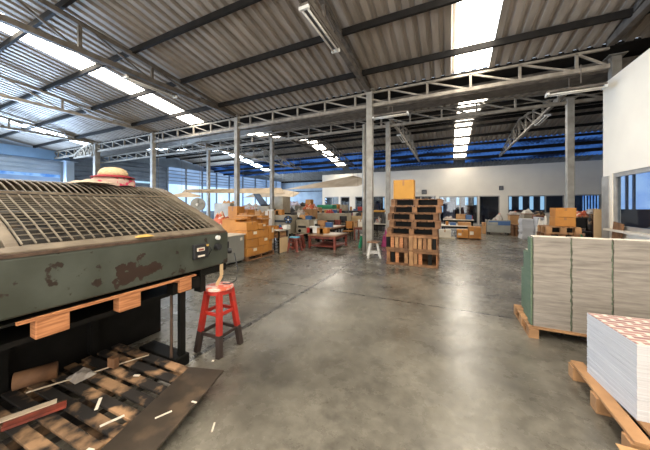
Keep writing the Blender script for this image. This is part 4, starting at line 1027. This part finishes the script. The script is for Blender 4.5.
# ------------------------------------------------------------------ pallet tower
def crate(label, X0, X1, Y0, Y1, z0, h):
    t = thing('slatted_crate', label, 'crate', ((X0 + X1) / 2, (Y0 + Y1) / 2, z0), 'slatted crates under the pallet tower')
    for z, nm in ((z0, 'bottom_rail'), (z0 + h - 0.06, 'top_rail')):
        b = MB(); b.box(X0, X1, Y0, Y0 + 0.03, z, z + 0.06); b.box(X0, X1, Y1 - 0.03, Y1, z, z + 0.06)
        b.box(X0, X0 + 0.03, Y0 + 0.03, Y1 - 0.03, z, z + 0.06); b.box(X1 - 0.03, X1, Y0 + 0.03, Y1 - 0.03, z, z + 0.06); b.build(nm, M['wood'], t, 0.003)
    w = 0.095; x = X0
    rnd = random.Random(int(z0 * 100))
    while x < X1 - 0.05:
        if rnd.random() < 0.9: MB().box(x + 0.005, min(x + w, X1), Y0 + 0.03, Y0 + 0.05, z0 + 0.01, z0 + h - 0.01).build('slat', M[rnd.choice(('woodlight', 'woodlight', 'orangewood', 'wood', 'dark'))], t)
        x += w + 0.022
    y = Y0 + 0.04
    while y < Y1 - 0.06:
        MB().box(X1 - 0.05, X1 - 0.03, y, y + w, z0 + 0.01, z0 + h - 0.01).build('slat', M[rnd.choice(('woodlight', 'woodlight', 'orangewood', 'wood', 'soot'))], t)
        y += w + 0.025
    b = MB(); b.box(X0, X1, Y1 - 0.05, Y1 - 0.03, z0 + 0.01, z0 + h - 0.01); b.box(X0 + 0.03, X0 + 0.05, Y0 + 0.05, Y1 - 0.05, z0 + 0.01, z0 + h - 0.01); b.build('back_boards', M['wood'], t)
    MB().box((X0 + X1) / 2 - 0.05, (X0 + X1) / 2 + 0.05, Y0 - 0.02, Y0, z0 + 0.01, z0 + h - 0.01).build('centre_post', M['woodlight'], t)
    MB().box(X0 + 0.05, X1 - 0.05, Y0 + 0.05, Y1 - 0.05, z0 + 0.01, z0 + 0.04).build('floor_board', M['wood'], t)
crate('slatted wooden crate on the floor, bottom of the pallet tower', -1.54, -0.24, 7.13, 8.05, 0.0, 0.40)
crate('slatted wooden crate stacked second from the floor in the pallet tower', -1.55, -0.25, 7.12, 8.03, 0.402, 0.40)
off = [(-0.02, 0.0), (0.03, -0.02), (-0.03, 0.02), (0.02, 0.0), (0.04, 0.02)]
nm = ['lowest', 'second lowest', 'middle', 'second highest', 'highest']
for i in range(5):
    ox, oy = off[i]
    pallet('rough pallet, %s of the five on the pallet tower' % nm[i], -1.50 + ox + 0.01 * i, -0.24 + ox + 0.015 * i, 7.14 + oy, 8.05 + oy, 0.805 + 0.192 * i, 0.187, 'wood', 'Y', 8, 'pallets of the tower', blocks=True)
# gaps between the pallets are darkened by black boards set inside them
carton('yellow upright box on top of the pallet tower', -1.40, -0.86, 7.4, 7.75, 1.77, 2.29, 'yellowbox', None, 'Y', False)

# ------------------------------------------------------------------ far middle / right
table('white_topped_table', 'long white-topped table with dark legs beyond the pallet tower', ax(441, 14.8), ax(472, 14.8), 14.8, 15.6, 0.55, 'creamlight', 'dark')
table('white_topped_table', 'second pale table behind the long white one', ax(443, 16.5), ax(474, 16.5), 16.5, 17.3, 0.78, 'creamlight', 'dark')
carton('white bin on the floor right of the pallet tower', ax(439, 13.6), ax(451, 13.6), 13.6, 14.1, 0.06, 0.42, 'creamlight', None, 'Y', False)
tag(MB().box(ax(438, 13.5), ax(455, 13.5), 13.45, 14.3, 0.0, 0.055).build('low_dolly', M['cream']), 'low pale dolly under the white bin', 'dolly')
carton('wide orange carton on the floor, left of a pair', ax(457, 13.9), ax(468.3, 13.9), 13.9, 14.4, 0.05, 0.42, 'carton', None, 'Y')
carton('taller orange carton on the floor, right of a pair', ax(467.3, 14.0) + .05, ax(481, 14.0), 13.9, 14.5, 0.05, 0.58, 'carton', None, 'Y')
pallet('small low pallet beneath the pair of orange floor cartons', ax(456.5, 13.9), ax(481.5, 13.9), 13.85, 14.55, 0, 0.05, 'wood')
carton('brown carton on the long white table, front', ax(458, 15.0), ax(471, 15.0), 15.0, 15.4, 0.55, 0.72, 'cartonbrown', None, 'Y', False)
carton('brown carton on the rear pale table', ax(456, 16.7), ax(466, 16.7), 16.7, 17.1, 0.78, 1.08, 'cartonbrown', None, 'Y', False)
heap('white_bundle', 'white bundle on the rear pale table', 'bundle', ax(444, 16.6), ax(453, 16.6), 16.6, 17.1, 0.78, 0.2, 'rags', None, 60)
def cart():
    Y = 16.6; x0, x1 = ax(487, Y), ax(511, Y)
    t = thing('tool_cart', 'low grey cart with a blue recessed top near the back wall', 'cart', ((x0 + x1) / 2, Y, 0))
    MB().box(x0, x1, Y, Y + 0.8, 0.12, 0.66).build('body', M['greycart'], t, 0.02)
    MB().box(x0 + 0.08, x1 - 0.03, Y - 0.01, Y, 0.52, 0.74).build('blue_panel', M['blue'], t)
    b = MB(); b.box(x0, x1, Y, Y + 0.03, 0.66, 0.74 + 0.05); b.box(x0, x0 + 0.03, Y, Y + 0.8, 0.66, 0.79); b.box(x1 - 0.03, x1, Y, Y + 0.8, 0.66, 0.79); b.build('rim', M['greycart'], t)
    for x in (x0 + 0.12, x1 - 0.12):
        for y in (Y + 0.1, Y + 0.7): MB().tube([(x - 0.03, y, 0.06), (x + 0.03, y, 0.06)], 0.06, 12).build('wheel', M['black'], t)
    MB().box(x0 + 0.1, x0 + 0.5, Y - 0.02, Y - 0.008, 0.53, 0.68).build('pale_label', M['greycart'], t)
cart()
heap('rag_heap', 'red and white rags heaped behind the grey cart', 'heap', ax(486, 17.8), ax(508, 17.8), 17.8, 18.6, 0.0, 1.15, 'rags', None, 61)
carton('brown carton at the left end of the grey cart', ax(482.5, 16.9), ax(486, 16.9), 16.9, 17.4, 0.0, 0.62, 'cartonbrown', None, 'Y', False)
pallet('brown pallet lying right of the grey cart', ax(512, 16.2), ax(521, 16.2), 16.2, 17.0, 0.0, 0.14, 'wood')
for i in range(3):
    pallet('brown pallet in the small stack right of the grey cart, %s' % ['lower', 'middle', 'upper'][i], ax(512, 16.2), ax(521, 16.2), 16.2, 17.0, 0.145 * (i + 1), 0.14, 'wood', group='small pallet stack by the cart')
def papers(name, label, X0, X1, Y0, Y1, z0, z1, m, n=16, jit=0.006, group=None, seed=1, topm=None, cat='paper stack'):
    rnd = random.Random(seed); t = thing(name, label, cat, ((X0 + X1) / 2, (Y0 + Y1) / 2, z0), group)
    b = MB(); z = z0; hs = [rnd.uniform(0.6, 1.4) for _ in range(n)]; s = sum(hs)
    for h in hs:
        h = h * (z1 - z0) / s; a, c = rnd.uniform(-jit, jit), rnd.uniform(-jit, jit)
        b.box(X0 + a, X1 + a, Y0 + c, Y1 + c, z, z + h); z += h
    b.build('sheets', M[m], t)
    if topm: MB().box(X0, X1, Y0, Y1, z1, z1 + 0.003).build('top_sheet', M[topm], t)
    return t
for i, (x0, x1, Y, z1) in enumerate(((522, 534, 15.0, 0.95), (538, 544, 14.5, 1.05))):
    papers('paper_stack', ['white ragged paper stack left of the raised orange cartons', 'second white paper stack close to the raised orange cartons'][i], ax(x0, Y), ax(x1, Y), Y, Y + 0.7, 0, z1, 'paperwhite', 12, 0.03, None, i)
for i, (x0, x1, Y, z1, m, lab) in enumerate(((510, 519, 19.5, 1.0, 'cartonbrown', 'brown crate under the back window behind the small pallet stack'), (524, 533, 19.0, 1.1, 'cream', 'cream crate under the back window behind the white papers'),
      (536, 546, 18.0, 1.05, 'darkred', 'dark red crate under the back window near the raised cartons'), (578, 590, 15.0, 1.1, 'wood', 'wooden crate right of the far post'), (590, 601, 16.0, 1.2, 'black', 'black crate near the office corner'))):
    t = thing('storage_crate', lab, 'crate', (ax((x0 + x1) / 2, Y), Y, 0)); X0, X1 = ax(x0, Y), ax(x1, Y)
    MB().box(X0, X1, Y, Y + 0.7, 0.0, z1 - 0.05).build('body', M[m], t, 0.01); MB().box(X0 - 0.03, X1 + 0.03, Y - 0.03, Y + 0.73, z1 - 0.05, z1).build('lid', M['brown'], t, 0.005)
    heap('rag_heap', 'rags piled on the ' + lab, 'heap', X0, X1, Y, Y + 0.7, z1, 0.28, ('rags', 'creamlight', 'wooddark', 'heap', 'rags')[i], None, 80 + i)
# raised pallets with two cartons
X0, X1 = 2.24, 2.93
for i in range(6):
    pallet('pallet %s of the stack under the two orange cartons' % ['at the bottom', 'second from bottom', 'third from bottom', 'fourth from bottom', 'second from top', 'at the top'][i], X0 + 0.02 * (i % 2), X1 + 0.02 * (i % 2), 8.5, 9.25, 0.175 * i, 0.17, 'wood' if i != 5 else 'woodlight', 'Y', 6, 'pallet stack under the two orange cartons', blocks=True)
carton('lower orange carton of the pair on the raised pallets', 2.47, 2.88, 8.62, 9.05, 1.052, 1.285, 'carton', None, 'Y', False)
carton('upper orange carton of the pair on the raised pallets', 2.48, 2.89, 8.62, 9.05, 1.29, 1.525, 'carton', None, 'Y', False)
heap('plastic_bundle', 'white plastic bundle left of the raised orange cartons', 'bundle', ax(538, 10.6), ax(552, 10.6), 10.6, 11.2, 0.0, 1.35, 'creamlight', None, 62)
chair('dark chair right of the raised orange cartons', ax(582, 11.3), 11.3, 0.75, 'black')
heap('green_bundle', 'green and white bundle right of the raised orange cartons', 'bundle', ax(581, 10.4), ax(592, 10.4), 10.6, 11.1, 0.0, 0.95, 'green', None, 63)
heap('rag_heap', 'mixed dark heap before the office corner', 'heap', ax(585, 12.0), ax(600, 12.0), 12.0, 12.7, 0.0, 1.45, 'wooddark', None, 64)
t = thing('leaning_board', 'tan upright board leaning beside the office corner', 'board', (3.55, 9.2, 0))
MB().box(3.44, 3.66, 9.2, 9.24, 0, 1.5).build('panel', M['tan'], t, 0.004)
b = MB(); b.box(3.44, 3.47, 9.24, 9.27, 0, 1.5); b.box(3.63, 3.66, 9.24, 9.27, 0, 1.5); b.build('batten', M['wood'], t)
b = MB(); b.raw([(3.33, 7.9, 0), (3.33, 8.25, 0), (3.44, 8.25, 1.22), (3.44, 7.9, 1.18), (3.30, 7.9, 0), (3.30, 8.25, 0), (3.41, 8.25, 1.22), (3.41, 7.9, 1.18)], [(0, 1, 2, 3), (4, 7, 6, 5), (0, 4, 5, 1), (1, 5, 6, 2), (2, 6, 7, 3), (3, 7, 4, 0)])
tag(b.build('timber_offcut', M['wood']), 'brown timber offcut leaning on the office wall', 'timber')

# ------------------------------------------------------------------ right foreground stacks
pallet('pale wooden pallet under the tall three-column paper stacks', 0.87, 2.25, 3.90, 4.72, 0, 0.13, 'woodlight', 'X', 7, None, blocks=True)
cols = [(0.93, 1.275, 'left'), (1.292, 1.625, 'middle'), (1.642, 1.985, 'right')]
G1 = 'paper stacks on the rear right pallet'
for i, (a, c, nm_) in enumerate(cols):
    papers('paper_stack', 'tall %s stack of the front row on the pallet by the office' % nm_, a, c, 3.96, 4.115, 0.13, 1.215, 'paper', 34, 0.004, G1, 10 + i, 'creamlight')
    papers('paper_stack', 'lower %s stack of the middle row behind the tall front row' % nm_, a + 0.02, c + 0.02, 4.135, 4.42, 0.13, 1.0, 'papergreen' if i == 0 else 'paper', 26, 0.004, G1, 20 + i, 'creamlight')
    papers('paper_stack', 'lowest %s stack of the back row behind the tall front row' % nm_, a + 0.05, c + 0.05, 4.44, 4.68, 0.13, 0.72, 'papergreen' if i == 0 else 'paper', 22, 0.004, G1, 30 + i, 'creamlight')
# green cover boards at the left edge of the stacks
for i, (y0, y1, z) in enumerate(((3.965, 4.11, 1.2), (4.14, 4.41, 0.985), (4.445, 4.675, 0.705))):
    dx = (0, 0.02, 0.05)[i]; tag(MB().box(0.905 + dx, 0.922 + dx, y0, y1, 0.132, z).build('edge_board', M['papergreen'], None, 0.002), 'thin green edge board against the left side of the %s paper row' % ['front', 'middle', 'back'][i], 'board', 'green edge boards')
for x in (1.2835, 1.6335):
    tag(MB().box(x - 0.004, x + 0.004, 3.97, 4.10, 0.132, 1.2).build('divider_board', M['papergreen'], None), 'thin dark green divider board between %s front stacks' % ('the left and middle' if x < 1.5 else 'the middle and right'), 'board')

pallet('pale wooden pallet under the white printed stack at right', 1.02, 2.0, 2.28, 3.22, 0, 0.14, 'woodlight', 'Y', 8, None, blocks=True)
ps = papers('printed_stack', 'neat white stack topped by a pink printed sheet, foreground right', 1.15, 1.98, 2.51, 3.06, 0.14, 0.655, 'paperwhite', 46, 0.0025, None, 50, 'printed')
ps.rotation_euler.z = R(6); ps.location.x -= 0.03; ps.location.y += 0.035
pallet('corner of a pallet in the bottom right foreground', 0.93, 1.95, 1.35, 2.2, 0, 0.13, 'woodlight', 'X', 7, None, blocks=True)
tag(MB().box(0.925, 1.9, 1.4, 2.215, 0.131, 0.137).build('cardboard_sheet', M['cartonbrown'], None), 'flat cardboard sheet on the foremost right pallet', 'cardboard')

# ------------------------------------------------------------------ light
w = bpy.data.worlds.new('world'); C.world = w; w.use_nodes = True
bg = w.node_tree.nodes['Background']; bg.inputs['Color'].default_value = (0.72, 0.84, 1.0, 1); bg.inputs['Strength'].default_value = 1.2
def area(name, loc, rot, sx, sy, power, col):
    l = bpy.data.lights.new(name, 'AREA'); l.shape = 'RECTANGLE'; l.size = sx; l.size_y = sy; l.energy = power; l.color = col
    o = bpy.data.objects.new(name, l); COL.objects.link(o); o.location = loc; o.rotation_euler = rot; return o
area('rear_fill_light', (-0.25, -5.9, 2.1), (R(90), 0, 0), 6.3, 3.8, 260, (1.0, 0.93, 0.82))  # warm fill added from an invented doorway behind the camera
area('rear_side_fill_light', (-9, -5.9, 1.9), (R(90), 0, 0), 5.8, 3.4, 160, (1.0, 0.95, 0.88))  # second added fill, also in a made-up opening out of view
area('left_wall_daylight', (-24.8, 26, 2.4), (0, R(-90), 0), 2.6, 17, 1100, (0.66, 0.82, 1.0))
area('left_opening_daylight', (-24.8, 2, 2.3), (0, R(-90), 0), 2.0, 13, 2600, (0.50, 0.70, 1.0))
C.view_settings.view_transform = 'Standard'
C.view_settings.look = 'None'
C.view_settings.exposure = 0.6
C.view_settings.gamma = 1.0
